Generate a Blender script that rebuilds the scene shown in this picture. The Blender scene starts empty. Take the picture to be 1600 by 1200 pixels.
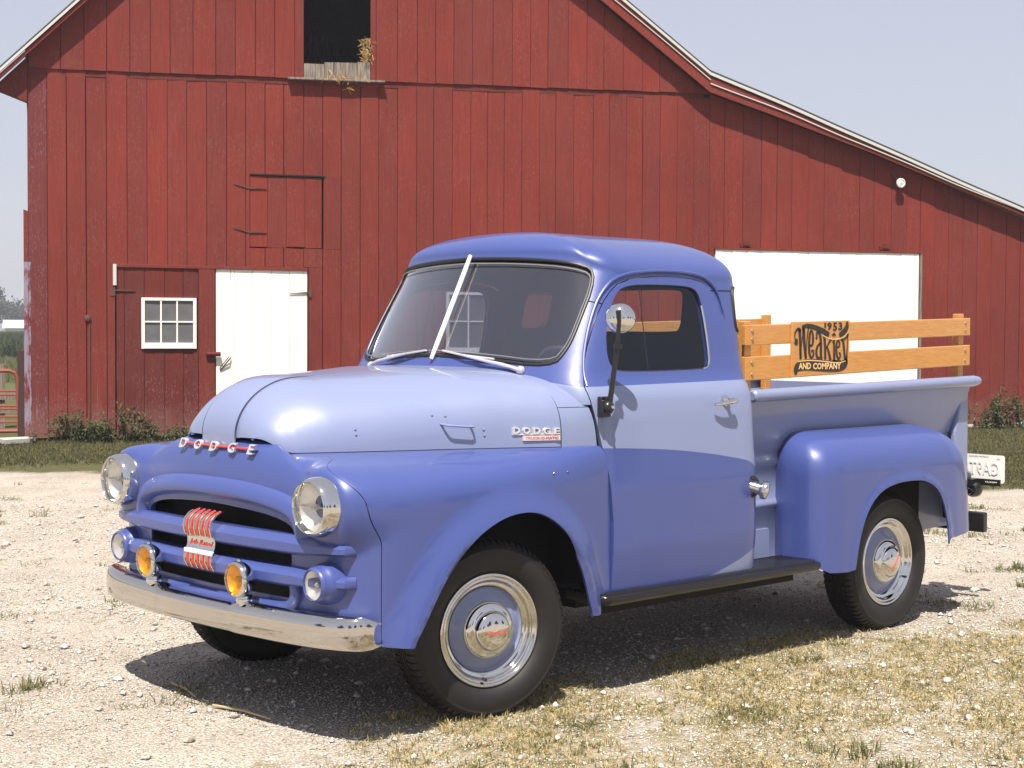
import bpy, bmesh, math, random
import numpy as np
from mathutils import Vector, Matrix
from mathutils.geometry import delaunay_2d_cdt
random.seed(7); RNG = np.random.default_rng(7)
SC = bpy.context.scene
COL = SC.collection

# ------------------------------------------------------------------ camera, sky, sun, exposure
cam_d = bpy.data.cameras.new('camera'); cam = bpy.data.objects.new('camera', cam_d); COL.objects.link(cam)
cam_d.lens = 55.633; cam_d.sensor_width = 36; cam_d.clip_start = .05; cam_d.clip_end = 3000
_r = Vector((0.725028, -0.688702, 0.004863)); _u = Vector((0.020481, 0.028617, 0.999381)); _f = Vector((0.688415, 0.724479, -0.034854))
cm = Matrix(((_r.x, _u.x, -_f.x, -4.13982), (_r.y, _u.y, -_f.y, -5.27565), (_r.z, _u.z, -_f.z, 1.50899), (0, 0, 0, 1)))
cam.matrix_world = cm
SC.camera = cam
SUN = Vector((-.42, -.34, 1.0)).normalized()
SUN_EL = math.asin(SUN.z)
world = bpy.data.worlds.new('World'); SC.world = world; world.use_nodes = True
wn = world.node_tree; wn.nodes.clear()
wo = wn.nodes.new('ShaderNodeOutputWorld'); bg = wn.nodes.new('ShaderNodeBackground'); sky = wn.nodes.new('ShaderNodeTexSky')
sky.sky_type = 'NISHITA'; sky.sun_disc = False; sky.sun_elevation = SUN_EL
sky.sun_rotation = math.atan2(SUN.x, SUN.y)
sky.air_density = 1.0; sky.dust_density = 1.0; sky.ozone_density = 1.0; sky.altitude = 0
bg.inputs['Strength'].default_value = .072
hz = wn.nodes.new('ShaderNodeMix'); hz.data_type = 'RGBA'; hz.inputs[0].default_value = .70; hz.inputs[7].default_value = (5.5, 5.45, 6.2, 1)
wn.links.new(sky.outputs[0], hz.inputs[6]); wn.links.new(hz.outputs[2], bg.inputs[0]); wn.links.new(bg.outputs[0], wo.inputs[0])
sun_d = bpy.data.lights.new('sun', 'SUN'); sun_d.energy = 5.0; sun_d.angle = math.radians(.55); sun_d.color = (1, .93, .82)
sun = bpy.data.objects.new('sun', sun_d); COL.objects.link(sun)
sun.rotation_euler = SUN.to_track_quat('Z', 'Y').to_euler(); sun.location = (0, 0, 30)
SC.view_settings.view_transform = 'Standard'; SC.view_settings.look = 'None'; SC.view_settings.gamma = 1
SC.view_settings.exposure = 0.80; SC.view_settings.use_curve_mapping = False
SC.cycles.max_bounces = 8; SC.cycles.transparent_max_bounces = 12; SC.cycles.use_denoising = True

# ------------------------------------------------------------------ materials
class NT:
    def __init__(s, name):
        s.m = bpy.data.materials.new(name); s.m.use_nodes = True; s.t = s.m.node_tree
        s.b = s.t.nodes['Principled BSDF']; s.out = s.t.nodes['Material Output']; s._co = None
    def n(s, k, **kw):
        x = s.t.nodes.new(k)
        for a, v in kw.items(): setattr(x, a, v)
        return x
    def l(s, a, b): s.t.links.new(a, b)
    def co(s):
        if s._co is None: s._co = s.n('ShaderNodeTexCoord').outputs['Object']
        return s._co
    def set(s, **kw):
        for k, v in kw.items():
            k = k.replace('_', ' ')
            inp = s.b.inputs[k]
            if hasattr(v, 'is_output'): s.l(v, inp)
            elif isinstance(v, (tuple, list)) and len(v) == 3: inp.default_value = (*v, 1)
            else: inp.default_value = v
        return s
    def val(s, x):
        return x
    def math(s, op, a, b=None, c=None):
        n = s.n('ShaderNodeMath', operation=op)
        for i, v in enumerate((a, b, c)):
            if v is None: continue
            if hasattr(v, 'is_output'): s.l(v, n.inputs[i])
            else: n.inputs[i].default_value = v
        return n.outputs[0]
    def xyz(s, vec=None):
        n = s.n('ShaderNodeSeparateXYZ'); s.l(vec or s.co(), n.inputs[0]); return n.outputs
    def mix(s, f, a, b):
        n = s.n('ShaderNodeMix', data_type='RGBA')
        for inp, v in ((n.inputs[0], f), (n.inputs[6], a), (n.inputs[7], b)):
            if hasattr(v, 'is_output'): s.l(v, inp)
            elif isinstance(v, (tuple, list)): inp.default_value = (*v[:3], 1)
            else: inp.default_value = v
        return n.outputs[2]
    def noise(s, scale, detail=4, rough=.55, stretch=None, out='Fac', dist=0):
        v = s.co()
        if stretch:
            mp = s.n('ShaderNodeMapping'); mp.inputs['Scale'].default_value = stretch; s.l(v, mp.inputs[0]); v = mp.outputs[0]
        n = s.n('ShaderNodeTexNoise'); n.inputs['Scale'].default_value = scale; n.inputs['Detail'].default_value = detail
        n.inputs['Roughness'].default_value = rough; n.inputs['Distortion'].default_value = dist; s.l(v, n.inputs['Vector']); return n.outputs[out]
    def voro(s, scale, feature='F1', out='Distance', rand=1):
        n = s.n('ShaderNodeTexVoronoi', feature=feature); n.inputs['Scale'].default_value = scale; n.inputs['Randomness'].default_value = rand
        s.l(s.co(), n.inputs['Vector']); return n.outputs[out]
    def ramp(s, f, stops):
        n = s.n('ShaderNodeValToRGB'); e = n.color_ramp.elements
        while len(e) < len(stops): e.new(.5)
        for q, (p, c) in zip(e, stops):
            q.position = p; q.color = (*c, 1) if isinstance(c, (tuple, list)) else (c, c, c, 1)
        s.l(f, n.inputs[0]); return n.outputs[0]
    def bump(s, h, strength=.3, dist=.01):
        n = s.n('ShaderNodeBump'); n.inputs['Strength'].default_value = strength; n.inputs['Distance'].default_value = dist
        s.l(h, n.inputs['Height']); s.l(n.outputs[0], s.b.inputs['Normal']); return s
    def rnd(s):
        return s.n('ShaderNodeObjectInfo').outputs['Random']

LIGHT = (.185, .222, .372); DARK = (.038, .062, .238)
def paint(name, mode, rough=.38):
    t = NT(name); x, y, z = t.xyz()
    if mode == 'light': c = LIGHT
    elif mode == 'dark': c = DARK
    else:
        ay = t.math('MINIMUM', t.math('ABSOLUTE', y), .76)
        belt = t.math('ADD', t.math('SUBTRACT', 1.338, t.math('MULTIPLY', t.math('MULTIPLY', ay, ay), .108)), t.math('MULTIPLY', t.math('SUBTRACT', x, .85), .012))
        up = t.math('GREATER_THAN', z, belt)
        if mode == 'door':
            dx = t.math('SUBTRACT', x, .58)
            top = t.math('SUBTRACT', t.math('SUBTRACT', 1.022, t.math('MULTIPLY', dx, .035)), t.math('MULTIPLY', t.math('POWER', t.math('MAXIMUM', dx, 0), 2.2), .075))
            corner = t.math('MULTIPLY', t.math('POWER', t.math('MAXIMUM', t.math('SUBTRACT', x, 1.50), 0), 2), 2.5)
            top = t.math('SUBTRACT', top, corner)
            dx2 = t.math('MAXIMUM', t.math('SUBTRACT', x, .95), 0)
            low = t.math('ADD', .395, t.math('MULTIPLY', t.math('POWER', dx2, 1.7), .285))
            mid = t.math('MULTIPLY', t.math('LESS_THAN', z, top), t.math('GREATER_THAN', z, low))
            up = t.math('MAXIMUM', up, mid)
        c = t.mix(up, LIGHT, DARK)
    nz = t.noise(2.3, 3)
    c2 = t.mix(t.math('MULTIPLY', nz, .10), c, (.17, .17, .24))
    dust = t.noise(900, 2)
    t.set(Base_Color=c2, Roughness=rough, Coat_Weight=.60, Coat_Roughness=.07)
    t.bump(t.noise(14, 2), .025, .01)
    return t.m
P_LIGHT = paint('light_blue_paint', 'light'); P_DARK = paint('dark_blue_paint', 'dark'); P_CAB = paint('cab_paint', 'door'); P_DOOR = paint('door_paint', 'door')
def simple(name, col, rough=.5, metal=0, **kw):
    t = NT(name); t.set(Base_Color=col, Roughness=rough, Metallic=metal, **kw); return t.m
def chrome_mat():
    t = NT('chrome'); t.set(Base_Color=(.67, .66, .64), Roughness=.05, Metallic=1.0)
    t.bump(t.noise(5, 2), .02, .01); return t.m
CHROME = chrome_mat(); BUMPER = simple('bumper_chrome', (.58, .555, .52), .06, 1.0)
BRUSH = simple('brushed_steel', (.55, .54, .52), .3, 1.0)
BLACK = simple('black_paint', (.012, .012, .013), .3)
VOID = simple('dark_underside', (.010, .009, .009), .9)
RUBBER_G = simple('rubber_gasket', (.012, .012, .012), .45)
RED = simple('red_enamel', (.62, .06, .035), .35)
WHITE = simple('white_enamel', (.78, .77, .74), .4)
INNER = simple('cab_interior', (.035, .040, .11), .5)
VINYL = simple('black_vinyl', (.02, .02, .022), .45)
def tyre_mat():
    t = NT('tyre_rubber'); t.set(Base_Color=t.mix(t.noise(9, 4), (.004, .0038, .0038), (.013, .011, .011)), Roughness=.62); t.bump(t.noise(160, 2), .15, .002); return t.m
TYRE = tyre_mat()
def glass_mat(name, tint, gl=(1, 1, 1), boost=1.0, rough=.0):
    t = NT(name); tr = t.n('ShaderNodeBsdfTransparent'); tr.inputs[0].default_value = (*tint, 1)
    g = t.n('ShaderNodeBsdfGlossy'); g.inputs['Color'].default_value = (*gl, 1); g.inputs['Roughness'].default_value = rough
    fr = t.n('ShaderNodeLayerWeight'); fr.inputs[0].default_value = .5
    mx = t.n('ShaderNodeMixShader'); f = t.math('MINIMUM', t.math('MULTIPLY', t.math('ADD', .04, t.math('MULTIPLY', t.math('POWER', fr.outputs['Facing'], 5.0), .9)), boost), 1.0)
    t.l(f, mx.inputs[0]); t.l(tr.outputs[0], mx.inputs[1]); t.l(g.outputs[0], mx.inputs[2]); t.l(mx.outputs[0], t.out.inputs[0]); return t.m
GLASS = glass_mat('window_glass', (.88, .90, .90), boost=.55)
WGLASS = glass_mat('windscreen_glass', (.62, .62, .70), boost=3.4)
LENS = glass_mat('lamp_lens', (.86, .85, .82), boost=1.6, rough=.08)
AMBER = glass_mat('amber_lens', (.97, .62, .08), boost=1.2, rough=.05)
def lamp_bowl():
    t = NT('lamp_reflector'); t.set(Base_Color=(.88, .87, .85), Roughness=.30, Metallic=.75)
    mp = t.noise(60, 1, stretch=(1, 6, .4)); t.bump(mp, .35, .004); return t.m
BOWL = lamp_bowl()
def oak():
    t = NT('varnished_oak'); g = t.noise(10, 6, .6, stretch=(.9, 8, 11), dist=1.2)
    c = t.ramp(g, [(.25, (.44, .185, .038)), (.5, (.57, .265, .062)), (.75, (.64, .34, .10))])
    f = t.noise(60, 3, .6, stretch=(.5, 6, 14))
    t.set(Base_Color=t.mix(t.math('MULTIPLY', f, .35), c, (.30, .11, .022)), Roughness=.35, Coat_Weight=.5); t.bump(f, .15, .002); return t.m
OAK = oak()
SIGNBLACK = simple('sign_black', (.022, .016, .014), .5)
CREAM = simple('sign_cream', (.75, .50, .20), .5)
def barn_red(name, base=(.205, .030, .0195), dark=(.120, .018, .014), worn=(.27, .19, .17), amt=1.0):
    t = NT(name); r = t.rnd()
    x, y, z = t.xyz()
    big = t.noise(.9, 4, stretch=(1, 1, .5)); grain = t.noise(7, 6, .65, stretch=(9, 9, .35)); fine = t.noise(70, 4, .6, stretch=(1, 1, .35))
    c = t.mix(r, base, tuple(v * .74 + .008 for v in base)); c = t.mix(t.math('MULTIPLY', t.ramp(big, [(.35, 0.), (.7, 1.)]), .6), c, dark)
    c = t.mix(t.math('MULTIPLY', t.ramp(grain, [(.35, 1.), (.55, 0.)]), .35), c, tuple(v * .6 for v in dark))
    flakes = t.math('MULTIPLY', t.ramp(fine, [(.55, 0.), (.64, 1.)]), t.ramp(t.noise(2.2, 3), [(.38, 0.), (.60, 1.)]))
    low = t.math('MAXIMUM', t.math('SUBTRACT', 1, t.math('MULTIPLY', t.math('ABSOLUTE', z), .75)), .22)
    c = t.mix(t.math('MULTIPLY', t.math('MULTIPLY', flakes, low), .75 * amt), c, worn)
    base_w = t.math('MULTIPLY', t.ramp(t.math('ADD', z, t.math('MULTIPLY', t.noise(3.5, 4, .7), .7)), [(.42, 1.), (.85, 0.)]), .6)
    c = t.mix(base_w, c, (.20, .105, .085))
    streak = t.math('MULTIPLY', t.ramp(t.noise(11, 3, .5, stretch=(7, 7, .22)), [(.62, 0.), (.72, 1.)]), t.math('MULTIPLY', low, .5 * amt))
    c = t.mix(streak, c, worn)
    if amt > 1.5:
        band = t.math('MULTIPLY', t.math('MULTIPLY', t.math('LESS_THAN', t.math('ADD', x, t.math('MULTIPLY', t.noise(5, 3), .05)), -.062), t.math('LESS_THAN', z, 2.35)), t.ramp(t.noise(9, 5, .7, stretch=(1, 1, .35)), [(.46, 0.), (.54, .75)]))
        c = t.mix(band, c, (.27, .25, .33))
    t.set(Base_Color=c, Roughness=.78, Specular_IOR_Level=.22); t.bump(t.math('ADD', grain, t.math('MULTIPLY', fine, .4)), .35, .006); return t.m
BARN = barn_red('barn_board_red'); BARN_DOOR = barn_red('barn_door_red', (.140, .022, .016), (.09, .015, .013))
BARN_WORN = barn_red('barn_corner_red', (.165, .028, .022), (.11, .022, .03), (.27, .22, .29), 1.6)
def white_board():
    t = NT('whitewashed_board'); g = t.noise(6, 5, .6, stretch=(8, 8, .3))
    t.set(Base_Color=t.mix(t.ramp(g, [(.3, 0.), (.45, 1.)]), (.70, .67, .58), (.82, .81, .76)), Roughness=.6); t.bump(g, .2, .004); return t.m
WBOARD = white_board()
def grey_wood():
    t = NT('weathered_grey_wood'); g = t.noise(8, 6, .65, stretch=(7, 7, .5))
    t.set(Base_Color=t.ramp(g, [(.3, (.07, .05, .04)), (.5, (.18, .15, .125)), (.7, (.33, .28, .22))]), Roughness=.85); t.bump(g, .5, .01); return t.m
GREY = grey_wood()
ROOFM = simple('roof_shingle_dark', (.05, .048, .046), .8); RWHITE = simple('roof_edge_white', (.50, .50, .48), .6)
STRAW = simple('straw', (.44, .29, .11), .7)
PANE = NT('dusty_pane'); PANE.set(Base_Color=PANE.mix(PANE.noise(6, 4), (.07, .075, .09), (.16, .155, .15)), Roughness=.22); PANE = PANE.m
ORANGE = simple('gate_orange_red', (.23, .062, .036), .6)
IRON = simple('rusty_iron', (.09, .035, .022), .7)

# ------------------------------------------------------------------ mesh helpers
def empty(name, loc=(0, 0, 0), rz=0, label=None, cat=None, group=None):
    o = bpy.data.objects.new(name, None); COL.objects.link(o); o.location = loc; o.rotation_euler = (0, 0, rz)
    o.empty_display_size = .1
    return tag(o, label, cat, group)
def tag(o, label=None, cat=None, group=None, kind=None):
    if label: o['label'] = label
    if cat: o['category'] = cat
    if group: o['group'] = group
    if kind: o['kind'] = kind
    return o
def make(name, V, F, mat, parent=None, smooth=True, sharp=38, bevel=0, loc=None, rot=None, normals=None, mats=None, fmat=None):
    me = bpy.data.meshes.new(name); me.from_pydata([tuple(map(float, v)) for v in V], [], F)
    if mats:
        for m_ in mats: me.materials.append(m_)
        if fmat is not None: me.polygons.foreach_set('material_index', fmat)
    else: me.materials.append(mat)
    if smooth:
        me.polygons.foreach_set('use_smooth', [True] * len(me.polygons))
        if normals is None and sharp: me.set_sharp_from_angle(angle=math.radians(sharp))
    me.update()
    if normals is not None: me.normals_split_custom_set(normals)
    o = bpy.data.objects.new(name, me); COL.objects.link(o)
    if parent: o.parent = parent
    if loc: o.location = loc
    if rot: o.rotation_euler = rot
    if bevel:
        b = o.modifiers.new('bevel', 'BEVEL'); b.width = bevel; b.segments = 2; b.limit_method = 'ANGLE'; b.angle_limit = math.radians(40); b.harden_normals = False
    return o
class MB:
    def __init__(s): s.V = []; s.F = []; s.M = []
    def add(s, V, F, m=0):
        b = len(s.V); s.V += [tuple(v) for v in V]; s.F += [tuple(b + i for i in f) for f in F]; s.M += [m] * len(F); return s
    def box(s, x0, x1, y0, y1, z0, z1, m=0):
        V = [(x, y, z) for z in (z0, z1) for y in (y0, y1) for x in (x0, x1)]
        return s.add(V, [(0, 2, 3, 1), (4, 5, 7, 6), (0, 1, 5, 4), (2, 6, 7, 3), (0, 4, 6, 2), (1, 3, 7, 5)], m)
    def obox(s, c, sx, sy, sz, R=None, m=0):
        R = R or Matrix.Identity(3); c = Vector(c)
        V = [c + R @ Vector((x * sx / 2, y * sy / 2, z * sz / 2)) for z in (-1, 1) for y in (-1, 1) for x in (-1, 1)]
        return s.add(V, [(0, 2, 3, 1), (4, 5, 7, 6), (0, 1, 5, 4), (2, 6, 7, 3), (0, 4, 6, 2), (1, 3, 7, 5)], m)
    def prism(s, poly, ax, a, b, m=0):
        # poly 2D; ax = extrude axis index
        def P(p, t):
            l = list(p); l.insert(ax, t); return tuple(l)
        n = len(poly); V = [P(p, a) for p in poly] + [P(p, b) for p in poly]
        F = [tuple(range(n)), tuple(range(2 * n - 1, n - 1, -1))] + [(i, i + n, (i + 1) % n + n, (i + 1) % n) for i in range(n)]
        return s.add(V, F, m)
    def tube(s, pts, r, n=8, closed=False, m=0, flat=None):
        pts = [Vector(p) for p in pts]; N = len(pts); rings = []
        up = None
        for i, p in enumerate(pts):
            if closed: t = (pts[(i + 1) % N] - pts[i - 1])
            else: t = pts[min(i + 1, N - 1)] - pts[max(i - 1, 0)]
            t.normalize()
            if up is None:
                a = Vector((0, 0, 1)) if abs(t.z) < .9 else Vector((1, 0, 0)); up = (a - t * a.dot(t)).normalized()
            else:
                up = (up - t * up.dot(t)).normalized()
            sd = t.cross(up); rr = r[i] if isinstance(r, (list, tuple)) else r
            rings.append([p + (up * math.cos(2 * math.pi * k / n) + sd * math.sin(2 * math.pi * k / n) * (flat or 1)) * rr for k in range(n)])
        V = [v for q in rings for v in q]; F = []
        for i in range(N if closed else N - 1):
            j = (i + 1) % N
            F += [(i * n + k, i * n + (k + 1) % n, j * n + (k + 1) % n, j * n + k) for k in range(n)]
        if not closed: F += [tuple(range(n - 1, -1, -1)), tuple((N - 1) * n + k for k in range(n))]
        return s.add(V, F, m)
    def lathe(s, prof, n=48, c=(0, 0, 0), axis='y', m=0, cap=False):
        # prof: list of (r, a)
        V = []; F = []
        for r, a in prof:
            for k in range(n):
                t = 2 * math.pi * k / n
                if axis == 'y': V.append((c[0] + r * math.cos(t), c[1] + a, c[2] + r * math.sin(t)))
                elif axis == 'x': V.append((c[0] + a, c[1] + r * math.cos(t), c[2] + r * math.sin(t)))
                else: V.append((c[0] + r * math.cos(t), c[1] + r * math.sin(t), c[2] + a))
        for i in range(len(prof) - 1):
            F += [(i * n + k, i * n + (k + 1) % n, (i + 1) * n + (k + 1) % n, (i + 1) * n + k) for k in range(n)]
        return s.add(V, F, m)
    def grid(s, P, m=0, closed=False):
        nu, nv = len(P), len(P[0]); V = [v for row in P for v in row]; F = []
        for i in range(nu if closed else nu - 1):
            j = (i + 1) % nu
            F += [(i * nv + k, i * nv + k + 1, j * nv + k + 1, j * nv + k) for k in range(nv - 1)]
        return s.add(V, F, m)
    def obj(s, name, mat, parent=None, **kw):
        if isinstance(mat, (list, tuple)): return make(name, s.V, s.F, None, parent, mats=mat, fmat=s.M, **kw)
        return make(name, s.V, s.F, mat, parent, **kw)
def mirror(V): return [(v[0], -v[1], v[2]) for v in V]
def np_obj(name, V, F, mat, parent=None, smooth=False):
    """fast build from numpy arrays; all faces with the same corner count"""
    me = bpy.data.meshes.new(name); nV = len(V); nF, k = F.shape
    me.vertices.add(nV); me.vertices.foreach_set('co', V.astype(np.float32).ravel())
    me.loops.add(nF * k); me.loops.foreach_set('vertex_index', F.astype(np.int32).ravel())
    me.polygons.add(nF); me.polygons.foreach_set('loop_start', np.arange(0, nF * k, k, dtype=np.int32)); me.polygons.foreach_set('loop_total', np.full(nF, k, dtype=np.int32))
    if smooth: me.polygons.foreach_set('use_smooth', np.ones(nF, dtype=bool))
    me.update(calc_edges=True); me.materials.append(mat)
    o = bpy.data.objects.new(name, me); COL.objects.link(o)
    if parent: o.parent = parent
    return o
def pip(px, py, poly):
    inside = np.zeros(px.shape, bool); n = len(poly)
    for i in range(n):
        x1, y1 = poly[i]; x2, y2 = poly[(i + 1) % n]
        c = (y1 > py) != (y2 > py)
        with np.errstate(divide='ignore', invalid='ignore'):
            xi = (x2 - x1) * (py - y1) / (y2 - y1) + x1
        inside ^= c & (px < xi)
    return inside
def resample(poly, step, closed=True):
    out = []; n = len(poly)
    for i in range(n if closed else n - 1):
        a = np.array(poly[i], float); b = np.array(poly[(i + 1) % n], float); k = max(1, int(math.ceil(np.linalg.norm(b - a) / step)))
        out += [tuple(a + (b - a) * j / k) for j in range(k)]
    if not closed: out.append(tuple(poly[-1]))
    return out
def smooth_poly(pts, it=2, closed=True):
    for _ in range(it):
        q = []; n = len(pts)
        for i in range(n if closed else n - 1):
            a = np.array(pts[i], float); b = np.array(pts[(i + 1) % n], float); q += [tuple(a * .75 + b * .25), tuple(a * .25 + b * .75)]
        if not closed: q = [pts[0]] + q + [pts[-1]]
        pts = q
    return pts
def rrect(x0, x1, y0, y1, r, n=5):
    out = []
    for cx, cy, a0 in ((x1 - r, y1 - r, 0), (x0 + r, y1 - r, 90), (x0 + r, y0 + r, 180), (x1 - r, y0 + r, 270)):
        for k in range(n + 1):
            a = math.radians(a0 + 90 * k / n); out.append((cx + r * math.cos(a), cy + r * math.sin(a)))
    return out
def panel(name, Pf, outer, holes, step, mat, parent, th=.012, flip=1, inner=None, aspect=1.0):
    """trimmed curved sheet: 2-D domain outline + holes, mapped by Pf(u,v)->xyz (vectorised); custom normals"""
    outer = resample(outer, step * .8); hs = [resample(h, step * .6) for h in holes]
    allv = []; edges = []
    for lp in [outer] + hs:
        b = len(allv); n = len(lp); allv += lp; edges += [(b + i, b + (i + 1) % n) for i in range(n)]
    A = np.array(outer); x0, y0 = A.min(0); x1, y1 = A.max(0)
    gx, gy = np.meshgrid(np.arange(x0 + step * .5, x1, step * aspect), np.arange(y0 + step * .5, y1, step)); gx = gx.ravel(); gy = gy.ravel()
    ok = pip(gx, gy, outer)
    for h in hs: ok &= ~pip(gx, gy, h)
    gx = gx[ok]; gy = gy[ok]; B = np.array(allv)
    if len(gx):
        d = np.full(len(gx), 9.)
        for i in range(0, len(B), 200):
            d = np.minimum(d, np.sqrt((gx[:, None] - B[None, i:i + 200, 0]) ** 2 + (gy[:, None] - B[None, i:i + 200, 1]) ** 2).min(1))
        k = d > step * .45; gx = gx[k]; gy = gy[k]
    pts = [Vector(p) for p in allv] + [Vector((a, b)) for a, b in zip(gx, gy)]
    v2, e2, f2, _, _, _ = delaunay_2d_cdt(pts, edges, [], 0, 1e-6)
    U = np.array([tuple(v) for v in v2]); T = np.array([tuple(f) for f in f2])
    C = U[T].mean(1); keep = pip(C[:, 0], C[:, 1], outer)
    for h in hs: keep &= ~pip(C[:, 0], C[:, 1], h)
    T = T[keep]
    P = Pf(U[:, 0], U[:, 1]); e = 2e-3
    N = np.cross(Pf(U[:, 0] + e, U[:, 1]) - Pf(U[:, 0] - e, U[:, 1]), Pf(U[:, 0], U[:, 1] + e) - Pf(U[:, 0], U[:, 1] - e))
    N /= np.linalg.norm(N, axis=1)[:, None] + 1e-12; N *= flip
    fn = np.cross(P[T[:, 1]] - P[T[:, 0]], P[T[:, 2]] - P[T[:, 0]])
    fl_ = np.linalg.norm(fn, axis=1) + 1e-15; ct = (fn * N[T[:, 0]]).sum(1) / fl_; ok2 = (np.abs(ct) > .6) & (fl_ > 1e-9); T = T[ok2]; ct = ct[ok2]
    bad = ct < 0; T[bad] = T[bad][:, ::-1]
    nv = len(P); Q = P - N * th
    cnt = {}
    for t in T:
        for a, b in ((t[0], t[1]), (t[1], t[2]), (t[2], t[0])):
            if (b, a) in cnt: cnt.pop((b, a))
            else: cnt[(a, b)] = 1
    F = [tuple(map(int, t)) for t in T]; F += [tuple(int(i) + nv for i in t[::-1]) for t in T]
    L = [N[i] for t in T for i in t] + [-N[i] for t in T for i in t[::-1]]
    for (a, b) in cnt:
        F.append((int(b), int(a), int(a) + nv, int(b) + nv)); q = np.cross(P[a] - P[b], Q[a] - P[a]); q /= np.linalg.norm(q) + 1e-12
        L += [q] * 4
    fm = None; mats = None
    if inner is not None:
        mats = [mat, inner]; fm = [0] * len(T) + [1] * len(T) + [0] * len(cnt)
    return make(name, np.vstack([P, Q]), F, mat, parent, normals=[tuple(map(float, x)) for x in L], mats=mats, fmat=fm)
def curve_fn(xs, ys, sig=.02, n=2000):
    """smooth 1-D interpolation"""
    xs = np.array(xs, float); ys = np.array(ys, float); g = np.linspace(xs[0] - 3 * sig, xs[-1] + 3 * sig, n)
    s0 = (ys[1] - ys[0]) / (xs[1] - xs[0]); s1 = (ys[-1] - ys[-2]) / (xs[-1] - xs[-2])
    v = np.where(g < xs[0], ys[0] + (g - xs[0]) * s0, np.where(g > xs[-1], ys[-1] + (g - xs[-1]) * s1, np.interp(g, xs, ys)))
    dx = g[1] - g[0]; k = int(3 * sig / dx) + 1; w = np.exp(-.5 * (np.arange(-k, k + 1) * dx / sig) ** 2); w /= w.sum()
    vp = np.concatenate([v[0] + (np.arange(-k, 0)) * (v[1] - v[0]), v, v[-1] + np.arange(1, k + 1) * (v[-1] - v[-2])]); sm = np.convolve(vp, w, 'valid')
    def f(x):
        x = np.asarray(x, float); t = np.clip((x - g[0]) / dx, 1, n - 3); i = t.astype(int); u = t - i
        p0, p1, p2, p3 = sm[i - 1], sm[i], sm[i + 1], sm[i + 2]
        return p1 + .5 * u * (p2 - p0 + u * (2 * p0 - 5 * p1 + 4 * p2 - p3 + u * (3 * (p1 - p2) + p3 - p0)))
    return f
def text_geo(txt, size=1.0, depth=.1, shear=0, mirror_x=False, bold=0, space=1.0, res=3):
    cu = bpy.data.curves.new('t', 'FONT'); cu.body = txt; cu.size = size; cu.extrude = depth; cu.shear = shear; cu.offset = bold; cu.space_character = space
    cu.align_x = 'CENTER'; cu.align_y = 'CENTER'; cu.resolution_u = res
    o = bpy.data.objects.new('t', cu); COL.objects.link(o); dg = bpy.context.evaluated_depsgraph_get(); dg.update()
    me = bpy.data.meshes.new_from_object(o.evaluated_get(dg)); V = np.array([tuple(v.co) for v in me.vertices]); F = [tuple(p.vertices) for p in me.polygons]
    bpy.data.objects.remove(o); bpy.data.curves.remove(cu); bpy.data.meshes.remove(me)
    if mirror_x: V[:, 0] *= -1; F = [f[::-1] for f in F]
    return V, F

# ================================================================== TRUCK  (x back, -y = side facing the camera, z up; front axle at x=0)
truck = empty('pickup_truck', (0, 0, 0), 0, 'two-tone blue vintage pickup truck with oak stake racks, parked before the red barn', 'pickup truck')

# ---- cab surface
yside = curve_fn([.35, .60, .85, 1.02, 1.15, 1.225, 1.262, 1.285, 1.32, 1.40, 1.55, 1.70, 1.80], [.855, .872, .868, .852, .838, .824, .806, .788, .772, .752, .724, .692, .668], .012)
def bspl(q, C):
    """uniform cubic B-spline, C: list of (x(z),y(z)) arrays; q in [0, n-1]"""
    n = len(C); q = np.clip(q, 0, n - 1 - 1e-9); i = np.floor(q).astype(int); u = q - i
    Cx = np.array([c[0] for c in C]); Cy = np.array([c[1] for c in C]); idx = np.arange(len(q))
    w = [(1 - u) ** 3 / 6, (3 * u ** 3 - 6 * u ** 2 + 4) / 6, (-3 * u ** 3 + 3 * u ** 2 + 3 * u + 1) / 6, u ** 3 / 6]
    X = 0; Y = 0
    for k in range(4):
        j = i + k - 1; jj = np.where(j < 0, -j, np.where(j > n - 1, 2 * (n - 1) - j, j)); sg = np.where((j < 0) | (j > n - 1), -1., 1.)
        X = X + w[k] * Cx[jj, idx]; Y = Y + w[k] * Cy[jj, idx] * sg
    return X, Y
NQ = 15
def plan(q, z):
    """near half (y<0): q=0 front centre, q=NQ-1 rear centre"""
    o = np.ones_like(z); xf = .400 + (np.maximum(z, 1.27) - 1.391) * .50; Y = yside(z)
    k = np.clip((z - 1.3) / .5, 0, 1)
    rb = np.where(z < 1.45, 0, 0) + .0 * z
    lo = np.interp(z, [1.0, 1.28, 1.45, 1.72], [-.030, -.014, -.002, .026])
    C = [(xf, 0 * o), (xf + .018, -.20 * o), (xf + .058, -.42 * o), (xf + .105, -(.585 - .02 * k) * o), (xf + .150, -(Y - .075)), (xf + .215, -(Y - .006)), (xf + .33, -Y - .004),
         (.95 * o, -Y - .008), (1.12 * o, -Y - .008), (1.28 * o, -Y - .006), (1.47 * o, -Y - .002), (1.648 * o + lo, -Y + .004), (1.690 * o + lo, -(Y - .13)), (1.672 * o + lo, -.30 * o), (1.672 * o + lo, 0 * o)]
    return bspl(q, C)
def ztop(q):
    return np.interp(q, [0, 2.5, 4.5, 7, 10, 11.5, 14], [1.842, 1.835, 1.775, 1.735, 1.735, 1.735, 1.76])
_zt = curve_fn([-1, 0, 2.0, 3.0, 4.5, 6, 8, 10, 12, 14, 15], [1.845, 1.845, 1.838, 1.826, 1.775, 1.745, 1.735, 1.735, 1.74, 1.75, 1.75], .35)
VT = 1.70
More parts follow.
